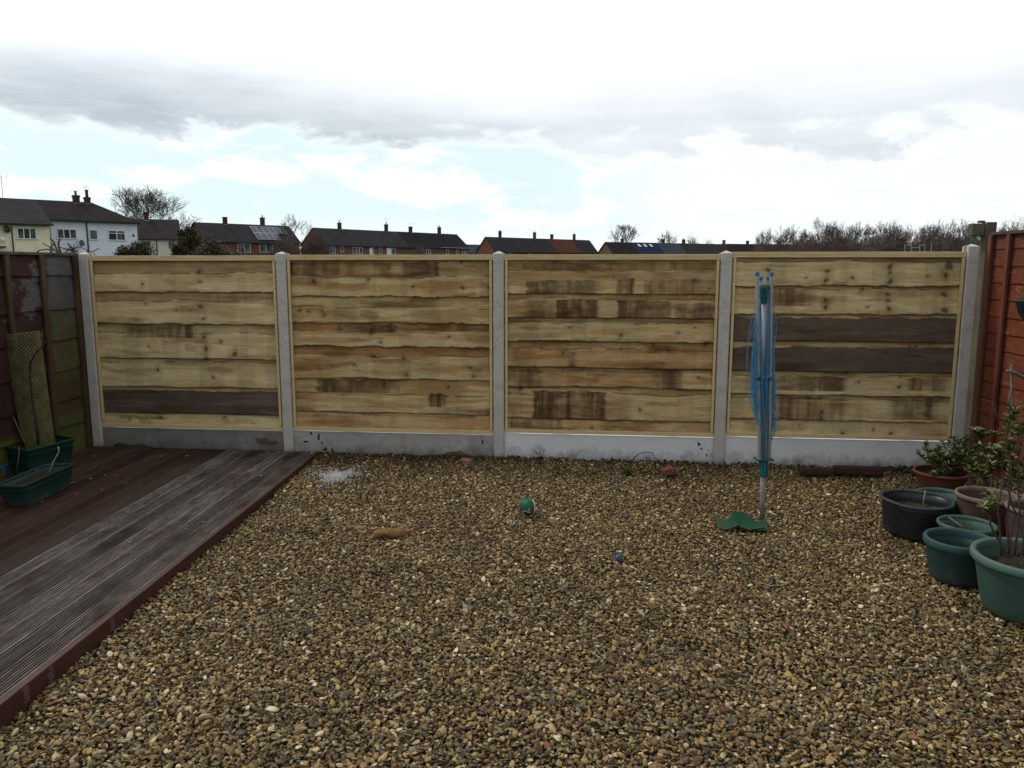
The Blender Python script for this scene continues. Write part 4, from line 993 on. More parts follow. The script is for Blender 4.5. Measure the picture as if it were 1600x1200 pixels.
# ------------------------------------------------------------------ plants
def leafmat(name, a, b_, c):
    m, nt, b = mat_new(name, .5, .35)
    oi = nt.nodes.new('ShaderNodeNewGeometry')
    f = nt.nodes.new('ShaderNodeMapRange'); nt.links.new(oi.outputs['Random Per Island'], f.inputs[0])
    nt.links.new(ramp(nt, f.outputs[0], [(0, a), (.5, b_), (1, c)]), b.inputs['Base Color'])
    b.inputs['Subsurface Weight'].default_value = 0
    return m
M_LEAF = leafmat('shrub_leaf', (.035, .055, .010), (.085, .115, .025), (.20, .22, .07))
M_LEAF2 = leafmat('dark_leaf', (.015, .026, .009), (.035, .055, .018), (.07, .095, .035))
M_STEM = simple('red_stem', (.045, .022, .018), (.10, .055, .045), 30, .75, .2)
M_GSTEM = simple('grey_stem', (.09, .075, .06), (.16, .14, .11), 30, .8, .2)
def shrub(name, label, loc, stems, leafm, stemm, seed, L=.035, per=26, tips=None, cat='shrub', Wd=.32, thick=.006):
    """stems: list of point lists (local); rosettes of narrow leaves toward each stem's upper part and side twigs"""
    q = random.Random(seed); t = thing(name, label, cat, loc)
    ms, ml = MB(), MB()
    for st in stems:
        P_ = [Vector(p) for p in st]; Q_ = []
        for i in range(len(P_) - 1):
            for k in range(4): Q_.append(P_[i].lerp(P_[i + 1], k / 4) + Vector((q.uniform(-1, 1), q.uniform(-1, 1), 0)) * .004)
        Q_.append(P_[-1]); n = len(Q_)
        ms.tube(Q_, [thick * (1 - .7 * i / n) for i in range(n)], 6)
        ends = [(Q_[-1], (Q_[-1] - Q_[-3]).normalized())]
        for k in range(q.randint(2, 4)):
            i = q.randint(n // 2, n - 2); d = Vector((q.uniform(-1, 1), q.uniform(-1, 1), q.uniform(.3, 1))).normalized()
            e = Q_[i] + d * q.uniform(.05, .12); ms.tube([Q_[i], (Q_[i] + e) / 2 + Vector((0, 0, .005)), e], [.003, .0025, .0015], 5); ends.append((e, d))
        for (e, d) in ends:
            if per <= 0: continue
            for k in range(per):
                back = q.random() ** 1.5 * .07; c = e - d * back
                a = q.uniform(0, 6.28); v = Vector((math.cos(a), math.sin(a), q.uniform(-.35, .75)))
                leaf_quads(ml, c, v + d * .4, Vector((0, 0, 1)) + Vector((q.uniform(-.4, .4), q.uniform(-.4, .4), 0)), L * q.uniform(.6, 1.25), L * Wd * q.uniform(.8, 1.2))
    ms.build('stems', stemm, t, True)
    if ml.v: ml.build('leaves', leafm, t, True)
    return t
def pxl(loc, pts):   # photograph points at the plant's own distance -> local stems
    return [at(px, py, loc[1] + dy) - Vector(loc) for px, py, dy in pts]
l1 = Vector((2.575, 3.72, .22))
st1 = [pxl(l1, p) for p in (
    [(1566, 868, 0), (1560, 800, .0), (1569, 740, .02), (1560, 700, .02)],
    [(1578, 866, .02), (1572, 810, .02), (1581, 745, .0), (1572, 690, .0), (1579, 650, .0)],
    [(1585, 868, -.02), (1593, 800, -.02), (1590, 730, .04), (1600, 660, .03)],
    [(1572, 866, -.03), (1548, 822, -.04), (1545, 802, -.04), (1553, 785, -.04)],
    [(1598, 868, 0), (1604, 790, .03), (1598, 720, .02), (1612, 655, 0)],
    [(1606, 866, .03), (1622, 780, .05), (1630, 700, .03)],
    [(1576, 866, .05), (1585, 800, .08), (1575, 760, .1), (1583, 715, .1)],
    [(1592, 870, -.05), (1605, 830, -.06), (1622, 770, -.08)])]
shrub('potted_shrub', 'tall twiggy shrub with reddish stems and pale leaf tufts in the largest pot', l1, st1, M_LEAF, M_STEM, 71, .038, 44)
l2 = Vector((3.30, 5.20, .0))
st2 = [pxl(l2, p) for p in (
    [(1545, 770, 0), (1538, 720, .0), (1531, 672, .0)],
    [(1550, 770, 0), (1552, 730, .05), (1541, 715, .05)],
    [(1556, 772, .05), (1562, 735, .0), (1558, 700, -.02)],
    [(1560, 772, .05), (1578, 735, .0), (1575, 690, -.02)],
    [(1548, 775, -.05), (1540, 750, -.1), (1532, 738, -.1)],
    [(1562, 772, -.02), (1590, 720, .0), (1592, 668, .05)])]
shrub('garden_shrub', 'narrow leaved shrub growing between the brown pot and the red fence', l2, st2, M_LEAF, M_STEM, 72, .046, 50)
l3 = Vector((3.27, 5.83, .11)); q = random.Random(5); st3 = []
for k in range(20):
    a = q.uniform(0, 6.28); r = q.uniform(.03, .26)
    st3.append([Vector((0, 0, 0)), Vector((math.cos(a) * r * .5, math.sin(a) * r * .4, .10)), Vector((math.cos(a) * r, math.sin(a) * r * .7, q.uniform(.10, .27) - r * .15))])
shrub('bowl_plant', 'low bushy plant with small variegated leaves filling the terracotta bowl', l3, st3, M_LEAF, M_GSTEM, 73, .034, 30, Wd=.45, thick=.004)
l4 = Vector((3.55, 6.15, .0)); st4 = []
for k in range(9):
    a = q.uniform(0, 6.28); r = q.uniform(.03, .2)
    st4.append([Vector((0, 0, 0)), Vector((math.cos(a) * r * .5, math.sin(a) * r * .4, .18)), Vector((math.cos(a) * r, math.sin(a) * r * .7, q.uniform(.2, .36)))])
shrub('corner_shrub', 'dark leafy shrub in the right corner at the foot of the concrete post', l4, st4, M_LEAF2, M_STEM, 74, .036, 18)
stick('bramble_shoot', M_STEM, [at(1560, 668, 5.3), at(1558, 650, 5.3), at(1550, 628, 5.35), at(1533, 622, 5.4)], [.004, .0035, .003, .0015], 'bare arching shoot in front of the red fence above the shrub', 'shoot')
stick('bare_shoot', M_GSTEM, [at(1576, 640, 5.0), at(1577, 622, 5.0), at(1579, 612, 5.0)], [.006, .007, .006], 'short pale upright bare shoot in front of the red fence', 'shoot')
# hanging basket and its stick, at the red fence
t = thing('hanging_basket', 'black hanging basket at the right edge in front of the red fence', 'hanging basket', (3.36, 4.95, 1.50 - .17))
m = MB(); m.lathe([(0, 0), (.06, .004), (.11, .03), (.155, .085), (.178, .16), (.184, .168), (.184, .176), (.176, .176), (.168, .165), (.145, .09), (.1, .04), (0, .02)], 36); m.build('basket', M_PBK, t, True)
m = MB(); m.lathe([(0, .13), (.08, .135), (.162, .13)], 24); m.build('soil', M_POTSOIL, t)
for k in range(3):
    a = .6 + k * 2.09; m = MB(); m.tube([(.178 * math.cos(a), .178 * math.sin(a), .17), (0, 0, .48)], .0018, 5); m.build('chain', M_WIRE, t)
m = MB(); m.tube([(0, 0, .48), (.02, 0, .50), (.38, 0, .50), (.40, 0, .38)], .006, 8); m.tube([(.40, 0, .30), (.40, 0, .58)], .006, 8); m.build('bracket', M_WIRE, t)
stick('dry_stalk', M_STRAW, [at(1601, 468, 4.8), at(1594, 458, 4.8), at(1587, 451, 4.8)], [.003, .003, .002], 'pale dry stalk poking up out of the hanging basket', 'stalk')
M_GREYW = simple('grey_stake', (.10, .085, .075), (.17, .15, .13), 20, .85, .1)
t = thing('wooden_stake', 'weathered grey stake with a crossing branch in front of the red fence', 'stake', Vector((at(1580, 640, 5.35).x, 5.35, 0)))
o_ = Vector(t.location)
m = MB(); m.tube([at(1582, 700, 5.35) - o_, at(1581, 640, 5.35) - o_, at(1580, 570, 5.35) - o_], [.008, .008, .007], 8); m.build('upright', M_GREYW, t, True)
m = MB(); m.tube([at(1573, 579, 5.33) - o_, at(1585, 582, 5.33) - o_, at(1602, 590, 5.3) - o_, at(1640, 606, 5.2) - o_], [.010, .014, .013, .013], 8); m.build('cross_branch', M_GREYW, t, True)

# ------------------------------------------------------------------ planters on the deck
M_PLD = plastic('dark_green_plastic', (.004, .030, .023), .45, .4, .3, (.03, .04, .03))
def box_planter(name, label, corners, z0, z1, taper, mat, rimt=.014, fill=.04):
    """corners: four XY of the rim, in order"""
    c = sum((Vector((p[0], p[1], 0)) for p in corners), Vector()) / 4
    z0 = deck_z(c.x, c.y) + .004; t = thing(name, label, 'planter', (c.x, c.y, z0)); h = z1 - z0
    def rr(pts, k=6, rad=.045):
        out = []; n = len(pts)
        for i in range(n):
            p, a, b_ = pts[i], pts[i - 1], pts[(i + 1) % n]
            u = (a - p).normalized() * rad; v = (b_ - p).normalized() * rad
            for j in range(k + 1):
                f = j / k; out.append((p + u) * (1 - f) ** 2 + p * 2 * f * (1 - f) + (p + v) * f ** 2)
        return out
    base = rr([Vector((p[0], p[1], 0)) - c for p in corners]); n = len(base)
    def ring(s, z, off=0): return [v * s + v.normalized() * off + Vector((0, 0, z)) for v in base]
    m = MB(); rings = [ring(taper, 0), ring(taper + .01, .006), ring(.97, h - .03), ring(.975, h - .02), ring(.955, h - .02), ring(.93, h * .5), ring(taper - .02, .012)]
    vs = [v for r_ in rings for v in r_]; fs = [(j * n + k, j * n + (k + 1) % n, (j + 1) * n + (k + 1) % n, (j + 1) * n + k) for j in range(len(rings) - 1) for k in range(n)]
    fs.append(tuple(range(n))[::-1]); m.add(vs, fs); m.build('planter_body', mat, t, True)
    m = MB(); rings = [ring(.97, h - .024), ring(1, h - .024, .004), ring(1, h - .004, .006), ring(1, h, .002), ring(.955, h, 0), ring(.95, h - .01, 0)]
    vs = [v for r_ in rings for v in r_]; fs = [(j * n + k, j * n + (k + 1) % n, (j + 1) * n + (k + 1) % n, (j + 1) * n + k) for j in range(len(rings) - 1) for k in range(n)]
    m.add(vs, fs); m.build('rim', mat, t, True)
    m = MB(); r_ = ring(.93, h - .02 - fill); m.add([Vector((0, 0, h - fill - .012))] + [v + Vector((0, 0, random.Random(i).uniform(-.006, .006))) for i, v in enumerate(r_)], [(0, 1 + k, 1 + (k + 1) % n) for k in range(n)])
    m.build('soil', M_POTSOIL, t, True)
    return t
zt_ = .30
pa, pb = ground(12, 691, zt_), ground(42, 703, zt_); pc = ground(119, 684, zt_); pd = ground(70, 676, zt_)
box_planter('square_planter', 'square dark green planter holding the mesh wrapped stem', [pb, pc, pc + (pd - pc), pd + (pb - pc)], DZ, zt_, .80, M_PLD)
za = .235
fa, fb = ground(38, 758, za), ground(118, 723, za)
u_ = (fb - fa).normalized(); w_ = Vector((-u_.y, u_.x, 0))
box_planter('window_trough', 'long dark green trough planter on the deck in front of the square planter', [fa, fb, fb + w_ * .21 - u_ * .03, fa + w_ * .21], DZ, za, .80, M_PLD, fill=.03)
# mesh guard leaning on the planter: a rolled sheet of diamond netting
M_NET = simple('yellowed_netting', (.085, .08, .028), (.17, .16, .065), 12, .7, .2, bs=0)
gl = Vector(((pb.x + pc.x) / 2 - .02, (pb.y + pc.y) / 2 + .11, zt_ - .02))
bl, br = at(44, 706, gl.y) - gl, at(84, 696, gl.y) - gl; tl, tr_ = at(2, 524, gl.y + .05) - gl, at(58, 518, gl.y + .05) - gl
def netp(a, f):          # a in 0..1 around an open roll, f height
    L_ = bl.lerp(tl, f); R_ = br.lerp(tr_, f); mid = (L_ + R_) / 2; hw_ = (R_ - L_) / 2; th = math.pi * (1.25 - 1.5 * a)
    return mid + hw_ * (math.cos(th)) + Vector((0, -1, 0)) * hw_.length * math.sin(th) * .8
t = thing('netting_guard', 'yellowed plastic diamond netting rolled round a stem in the square planter', 'netting', gl)
m = MB(); NA, NF = 22, 42
for sgn in (1, -1):
    for k in range(-NF, NA + NF if sgn > 0 else NA + NF):
        pts_ = []
        for j in range(NF + 1):
            a = (k + sgn * j * .72) / NA
            if 0 <= a <= 1: pts_.append(netp(a, j / NF))
            elif pts_: break
        if len(pts_) > 1: m.tube(pts_, .0036, 4, False)
m.tube([netp(i / 30, 1) for i in range(31)], .004, 5); m.tube([netp(i / 30, 0) for i in range(31)], .004, 5); m.tube([netp(0, i / 10) for i in range(11)], .004, 5); m.tube([netp(1, i / 10) for i in range(11)], .004, 5)
m.build('net', M_NET, t)
M_DKST = simple('dark_stem', (.018, .014, .012), (.05, .035, .028), 40, .8, .2)
sy = gl.y - .20
stick('wiry_stem', M_DKST, [at(x, y_, sy) for x, y_ in ((60, 694), (58, 672), (54, 645), (50, 620), (47, 590), (48, 565), (55, 552), (66, 542), (72, 533))], [.010, .012, .010, .008, .008, .008, .007, .007, .005], 'dark wiry climbing stem rising in front of the netting', 'stem')
stick('thin_cane', M_GREYW, [at(38, 690, gl.y - .1), at(10, 628, gl.y - .05), at(-14, 575, gl.y)], [.006, .006, .006], 'thin grey cane leaning left out of the square planter')
stick('pale_shoot', M_STRAW, [at(74, 746, 5.75), at(84, 720, 5.8), at(92, 706, 5.85), at(91, 698, 5.85)], [.003, .003, .004, .006], 'pale bent shoot growing up out of the trough', 'shoot')
stick('thin_wire', M_GREYW, [at(26, 738, 5.9), at(29, 715, 5.9), at(30, 697, 5.9)], [.003, .003, .003], 'thin pale stick standing against the square planter', 'stick')
for k in range(8):
    q = random.Random(90 + k); x = 30 + k * 8; y_ = 749 - k * 2.4
    p = at(x, y_, 5.5 + k * .045)
    stick('dead_sprig', M_GREYW, [p, p + Vector((q.uniform(-.04, .04), q.uniform(-.03, .03), .03)), p + Vector((q.uniform(-.07, .07), q.uniform(-.04, .04), .05))], [.002, .0016, .001], 'small dead sprigs on the soil of the green trough', 'sprig', 5)['group'] = 'dead sprigs in the trough'
M_BL2 = plastic('blue_pot', (.02, .06, .20), .5)
lathe_pot('small_pot', 'small blue pot at the left edge behind the green trough', (ground(-6, 742, DZ).x, ground(-6, 742, DZ).y + .05), .065, .05, .10, M_BL2, .006, .012, .02, z0=deck_z(-4.0, 5.95) + .003)
# debris on the deck
M_DEAD = simple('dead_leaf', (.13, .11, .085), (.24, .21, .17), 60, .9, .1)
q = random.Random(12)
for k in range(26):
    px, py = [(67, 778), (142, 746), (164, 741), (197, 754), (111, 753), (292, 709), (146, 710), (250, 710), (407, 741)][k] if k < 9 else (q.uniform(60, 330), q.uniform(718, 850))
    p = ground(px, py, DZ - .02); p.z = deck_z(p.x, p.y) + .005; r = q.uniform(.006, .014) if k < 9 else q.uniform(.003, .008); m = MB(); a0 = q.uniform(0, 6)
    ring = [Vector((math.cos(a0 + a) * r * q.uniform(.7, 1.3) * 1.5, math.sin(a0 + a) * r * q.uniform(.6, 1.1), q.uniform(-.001, .003))) for a in (0, 1, 2.1, 3.1, 4.2, 5.2)]
    m.add([Vector((0, 0, .004))] + ring + [v - Vector((0, 0, .003)) for v in ring], [(0, 1 + i, 1 + (i + 1) % 6) for i in range(6)] + [(1 + i, 7 + i, 7 + (i + 1) % 6, 1 + (i + 1) % 6) for i in range(6)])
    o = m.build('dead_leaf', M_DEAD); o.location = p; tag(o, 'small pale dead leaf scraps scattered over the deck boards', 'leaf', 'leaf scraps on the deck')
# bare climber shoots sticking up over the old fence
t = thing('bare_climber', 'bare thorny climber stems arching over the top of the old left fence', 'climber', at(125, 420, 7.45)); o_ = Vector(t.location)
for pts_, r in (([(58, 394), (62, 391), (72, 389.5), (84, 391), (92, 396)], .006), ([(66, 380), (74, 384), (84, 389), (97, 395)], .005), ([(78, 372), (84, 378), (88, 388), (92, 397)], .008), ([(94, 373), (91, 380), (93, 390)], .009),
                ([(90, 386), (100, 388), (112, 390), (118, 400)], .005), ([(112, 388), (125, 386), (140, 392), (148, 396)], .004), ([(139, 383), (138, 390), (134, 397)], .006), ([(155, 388), (147, 392), (134, 398)], .004), ([(106, 380), (112, 386), (116, 398)], .006), ([(85, 380), (78, 388), (80, 398)], .006)):
    m = MB(); m.tube([at(x, y_, 7.45) - o_ for x, y_ in pts_] + [Vector((0, 0, -.35))], [r] * len(pts_) + [r], 6); m.build('stem', M_STEM, t, True)
q = random.Random(44); m = MB()
for k in range(150):
    c = at(q.gauss(112, 6), q.gauss(390, 3.5), 7.45 + q.uniform(-.05, .05)) - o_; leaf_quads(m, c, Vector((q.uniform(-1, 1), q.uniform(-1, 1), q.uniform(-.5, 1))), Vector((0, .3, 1)), .022, .012)
m.build('leaf_tuft', leafmat('bronze_leaf', (.03, .03, .014), (.06, .045, .025), (.09, .07, .04)), t)

# ------------------------------------------------------------------ houses beyond the field
def roofmat(name, a, b_, tile=1.):
    m, nt, b = mat_new(name, .9, .08)
    co = coords(nt); n = tnoise(nt, co, .7, 6, .7); n2 = tnoise(nt, co, 5, 4, .6)
    c = ramp(nt, n, [(.3, a), (.7, b_)])
    w = nt.nodes.new('ShaderNodeTexWave'); w.bands_direction = 'Z'; w.inputs['Scale'].default_value = .9; w.inputs['Distortion'].default_value = .4; w.wave_profile = 'SAW'
    nt.links.new(co, w.inputs[0]); c = mixc(nt, 1., c, ramp(nt, w.outputs[0], [(0, (.82, .82, .82)), (1, (1.1, 1.1, 1.1))]), 'MULTIPLY')
    c = mixc(nt, 1., c, ramp(nt, n2, [(.3, (.8, .8, .8)), (.7, (1.15, 1.15, 1.15))]), 'MULTIPLY')
    nt.links.new(c, b.inputs['Base Color']); return m
RF_GREY = roofmat('grey_tile', (.021, .020, .022), (.038, .036, .038)); RF_BRN = roofmat('brown_tile', (.015, .011, .011), (.026, .020, .019)); RF_MOTT = roofmat('mottled_tile', (.021, .018, .017), (.036, .030, .027))
RF_BLK = roofmat('dark_tile', (.011, .010, .011), (.02, .019, .02)); RF_RED = roofmat('red_tile', (.07, .025, .018), (.10, .04, .03)); RF_BLUE = roofmat('blue_sheet', (.014, .018, .04), (.022, .03, .06)); RF_SLATE = roofmat('slate', (.035, .04, .055), (.05, .058, .075))
def brickm(name, a, b_):
    m, nt, b = mat_new(name, .9, .15); co = coords(nt); t_ = nt.nodes.new('ShaderNodeTexBrick'); t_.inputs['Scale'].default_value = 4
    mp = nt.nodes.new('ShaderNodeMapping'); mp.inputs['Rotation'].default_value = (R(90), 0, 0); nt.links.new(co, mp.inputs[0]); nt.links.new(mp.outputs[0], t_.inputs[0])
    t_.inputs['Color1'].default_value = (*a, 1); t_.inputs['Color2'].default_value = (*b_, 1); t_.inputs['Mortar'].default_value = (.14, .12, .10, 1); t_.inputs['Mortar Size'].default_value = .012
    nt.links.new(t_.outputs[0], b.inputs['Base Color']); return m
W_BRK = brickm('red_brick', (.12, .042, .028), (.17, .062, .042)); W_BRKD = brickm('dull_brick', (.095, .052, .040), (.14, .08, .058))
W_CREAM = simple('cream_render', (.60, .57, .40), (.70, .67, .49), 1.5, .9, .1); W_WHITE = simple('pale_blue_render', (.56, .61, .68), (.64, .68, .74), 1.2, .9, .1); W_OFF = simple('off_white_render', (.50, .47, .42), (.60, .57, .51), 1.5, .9, .1)
M_UPVC = simple('white_upvc', (.55, .56, .57), (.62, .63, .64), 3, .5, .4, bs=0); M_GUT = simple('black_gutter', (.012, .012, .013), (.02, .02, .02), 3, .5, .3, bs=0)
def glassm():
    m, nt, b = mat_new('window_glass', .35, .3); co = coords(nt); n = tnoise(nt, co, 1.6, 3, .5)
    nt.links.new(ramp(nt, n, [(.42, (.012, .014, .018)), (.6, (.09, .10, .105))]), b.inputs['Base Color']); return m
M_GLASS = glassm(); M_FLASH = simple('lead_flashing', (.14, .14, .145), (.2, .2, .2), 3, .7, .3, bs=0)
M_CHIM = brickm('chimney_brick', (.03, .018, .015), (.045, .026, .022)); M_CPOT = simple('chimney_pot', (.05, .025, .02), (.08, .045, .035), 5, .9, .1)
M_AER = simple('aerial_metal', (.10, .10, .10), (.16, .16, .16), 5, .5, .4, bs=0)
def house(label, pA, YA, pB, YB, eave_y, ridge, wall, roof, depth=7.6, segs=None, hipL=0, hipR=0, windows=(), chimneys=(), name='terraced_house', wall_ext=.35, endL=None):
    """pA,pB photograph x of the eave ends, YA,YB their distances; eave_y at A; ridge=(px,py) one ridge point"""
    A = at(pA, eave_y, YA); B = at(pB, eave_y, YB); ez = A.z; A.z = B.z = 0
    ux = (B - A); L = ux.length; ux.normalize(); uy = Vector((-ux.y, ux.x, 0))
    rp = A + uy * depth / 2
    # ridge height from the photograph point, on the vertical plane of the ridge
    d = ray(*ridge); n_ = Vector((ux.y, -ux.x, 0)); tt = (rp - Vector((0, 0, CH))).dot(n_) / d.dot(n_); rz_ = (Vector((0, 0, CH)) + d * tt).z
    t = thing(name, label, 'house', A, None, math.atan2(ux.y, ux.x))
    def loc(px, py, back=0.):      # photograph point -> local on the vertical plane `back` behind the front
        o = A + uy * back; dd = ray(px, py); k = (o - Vector((0, 0, CH))).dot(n_) / dd.dot(n_); h = Vector((0, 0, CH)) + dd * k
        return (h - A).dot(ux), h.z
    we = wall_ext; m = MB(); x0, x1 = we * .6, L - we * .6
    m.add([(x0, we, -1), (x1, we, -1), (x1, depth - we, -1), (x0, depth - we, -1), (x0, we, ez), (x1, we, ez), (x1, depth - we, ez), (x0, depth - we, ez)] + ([(x0, depth / 2, rz_ - .25)] if not hipL else [(x0, depth / 2, ez)]) + ([(x1, depth / 2, rz_ - .25)] if not hipR else [(x1, depth / 2, ez)]),
          [(0, 1, 5, 4), (2, 3, 7, 6), (1, 2, 6, 9, 5), (3, 0, 4, 8, 7)])
    m.build('wall', wall, t)
    segs = segs or [(0, L, roof)]
    for (s0, s1, mt) in segs:
        if s0 is None: s0 = 0
        if s1 is None: s1 = L
        m = MB(); hl = hipL if s0 == 0 else 0; hr = hipR if abs(s1 - L) < .01 else 0; th = .14; zr = rz_
        lo = ez - .05
        for sg, yy in ((0, -.05), (1, depth + .05)):
            top = [(s0 + hl, depth / 2, zr), (s1 - hr, depth / 2, zr)]; bot = [(s1, yy, lo), (s0, yy, lo)]
            v = top + bot + [(a, b_, c - th) for a, b_, c in top + bot]
            m.add(v, [(0, 1, 2, 3), (7, 6, 5, 4), (0, 4, 5, 1), (1, 5, 6, 2), (2, 6, 7, 3), (3, 7, 4, 0)])
        if hl: m.add([(s0, -.05, lo), (s0, depth + .05, lo), (s0 + hl, depth / 2, zr)], [(0, 1, 2)])
        if hr: m.add([(s1, -.05, lo), (s1, depth + .05, lo), (s1 - hr, depth / 2, zr)], [(0, 1, 2)])
        m.build('roof', mt, t)
    m = MB(); m.box((L / 2, -.10, ez - .10), (L, .10, .10)); m.build('gutter', M_GUT, t)
    m = MB(); m.box((L / 2, .16, ez - .13), (L - .1, .30, .05)); m.build('soffit', M_GUT, t)
    for wv in windows:
        (a, b_, y0, y1) = wv[:4]; mull = wv[4] if len(wv) > 4 else 2
        s0, z1 = loc(a, y0, we); s1, _ = loc(b_, y0, we); _, z0 = loc((a + b_) / 2, y1, we); z0 = max(z0, .1)
        m = MB(); fw = .075; cx_, cz_ = (s0 + s1) / 2, (z0 + z1) / 2
        m.box((cx_, we - .02, z1 - fw / 2), (s1 - s0, .09, fw)); m.box((cx_, we - .04, z0 + fw / 2 - .02), (s1 - s0 + .1, .14, fw))
        ks = [0] + [i / mull for i in range(1, mull)] + [1]
        for k in ks: m.box((s0 + fw / 2 + (s1 - s0 - fw) * k, we - .02, cz_), (fw, .085, z1 - z0 - fw * 1.6))
        if mull > 1 and len(wv) > 5: m.box((cx_, we - .02, z1 - (z1 - z0) * .3), (s1 - s0 - fw, .08, fw * .8))
        w = m.build('window', M_UPVC, t)
        m = MB(); m.box((cx_, we - .008, cz_), (s1 - s0 - .04, .02, z1 - z0 - .04)); m.build('pane', M_GLASS, w)
    for (cx_, yt, yb, wpx, pots) in chimneys:
        s, zt2 = loc(cx_, yt, depth / 2); _, zb2 = loc(cx_, yb, depth / 2); wm = wpx * (A.y + (B.y - A.y) * s / L) / F
        m = MB(); zb2 = rz_ - .7; hgt = zt2 - zb2; m.box((s, depth / 2 - .05, (zb2 + zt2) / 2), (wm * .86, wm * .8, hgt)); m.box((s, depth / 2 - .05, zt2 - .12), (wm, wm * .94, .16))
        ch = m.build('chimney', M_CHIM, t)
        m = MB(); m.box((s, depth / 2 - wm * .45 - .12, rz_ - .22), (wm * 1.1, .12, .16)); m.build('flashing', M_FLASH, ch)
        for k in range(pots):
            m = MB(); xx = s + (k - (pots - 1) / 2) * .35; m.lathe([(.11, 0), (.10, .35), (.13, .36), (.13, .42), (.08, .42)], 10, (xx, depth / 2 - .05, zt2 - .04)); m.build('chimney_pot', M_CPOT, ch)
    return t, loc, L, ez, rz_
def aerial(label, px, py, Y, h, bars=5, flip=1, w=.5):
    p = at(px, py, Y); t = thing('tv_aerial', label, 'aerial', p - Vector((0, 0, h)))
    m = MB(); m.tube([(0, 0, 0), (0, 0, h)], .022, 5); m.build('mast', M_AER, t)
    m = MB(); m.tube([(-w * flip, 0, h - .05), (w * flip, 0, h - .02)], .014, 4)
    for k in range(bars): x = -w + 2 * w * k / max(1, bars - 1); m.tube([(x, 0, h - .26), (x, 0, h + .2)], .010, 4)
    m.build('antenna', M_AER, t)
# 1: pale blue rendered house, hipped at its right
h2 = house('pale blue rendered house with dark hipped roof, right of the cream house', 76, 68, 219, 73.3, 341.5, (120, 315), W_WHITE, RF_BRN, 7.4, hipR=2.9,
      windows=[(88, 119, 357, 373, 3), (138.5, 152, 358.5, 374.5, 1, 1), (168, 195, 359.5, 375.5, 2, 1)],
      chimneys=[(118, 305, 318, 10, 1), (135.5, 308, 317, 9, 0)], name='rendered_house')
h1 = house('cream rendered house at the left edge with mottled grey roof', -204, 57.8, 82, 66.3, 340, (20, 309.8), W_CREAM, RF_GREY, 8.6,
      windows=[(25.5, 56, 355.5, 373.5, 3)], chimneys=[], name='rendered_house')
def wallpart(hh, name, mat, px0, px1, py0, py1, th=.08, we=.35):
    t, loc, L, ez, rz_ = hh; s0, z1 = loc(px0, py0, we); s1, _ = loc(px1, py0, we); _, z0 = loc((px0 + px1) / 2, py1, we); z0 = max(z0, -.5)
    m = MB(); m.box(((s0 + s1) / 2, we - th / 2 - .004, (z0 + z1) / 2), (s1 - s0, th, z1 - z0)); return m.build(name, mat, t)
wallpart(h2, 'downpipe', M_GUT, 133.5, 135.3, 345, 400); wallpart(h1, 'downpipe', M_GUT, 16.6, 18.4, 353, 402)
wallpart(h1, 'porch_ledge', M_GUT, -12, 8, 384.5, 386.5, .4); wallpart(h2, 'wall_vent', M_GUT, 207, 209.5, 366, 369.5)
def dish(hh, px, py, mat, r=.28):
    t, loc, *_ = hh; s, z = loc(px, py, .1); m = MB(); m.lathe([(0, .05), (r * .5, .03), (r, -.03), (r, -.045), (r * .5, .01), (0, .03)], 18)
    o = m.build('satellite_dish', mat, t, True); o.location = (s, .02, z); o.rotation_euler = (R(80), 0, R(25))
M_DG = simple('green_grey', (.05, .07, .055), (.08, .10, .08), 5, .6, .2, bs=0)
dish(h2, 128, 379.5, M_DG, .27); dish(h1, 11, 358, M_GUT, .3); dish(h1, 5, 374, M_UPVC, .22)
aerial('tv aerial on a tall mast at the left edge above the cream roof', 1.5, 276, 67, 2.3, 3)
aerial('tv aerial with crowded bars on the left chimney of the pale blue house', 117, 298, 71, .5, 4, w=.35)
m = MB(); tp = at(133, 298, 71); M_ = tp - Vector((0, 0, .75)); t = thing('tall_flue', 'tall narrow chimney flue behind the ridge of the pale blue house', 'flue', M_)
m.tube([(.12, 0, 0), (.12, 0, .75)], .13, 10); m.tube([(.12, 0, .75), (.12, 0, .82)], .18, 10); m.build('flue_pipe', M_CPOT, t)
aerial('small thin aerial above the tall flue of the pale blue house', 134, 291, 71, .5, 2, w=.2)
# 2: off white house with brown roof
h3 = house('off white cottage with plain brown roof behind the dark clipped shrub', 196, 105, 284, 108, 372, (240, 342.5), W_OFF, RF_MOTT, 8,
      windows=[(262, 272, 376, 388, 2), (220, 236, 376, 388, 2)], chimneys=[(228, 331, 342, 8, 0)], name='rendered_house')
wallpart(h3, 'downpipe', M_GUT, 243.5, 245, 374, 398)
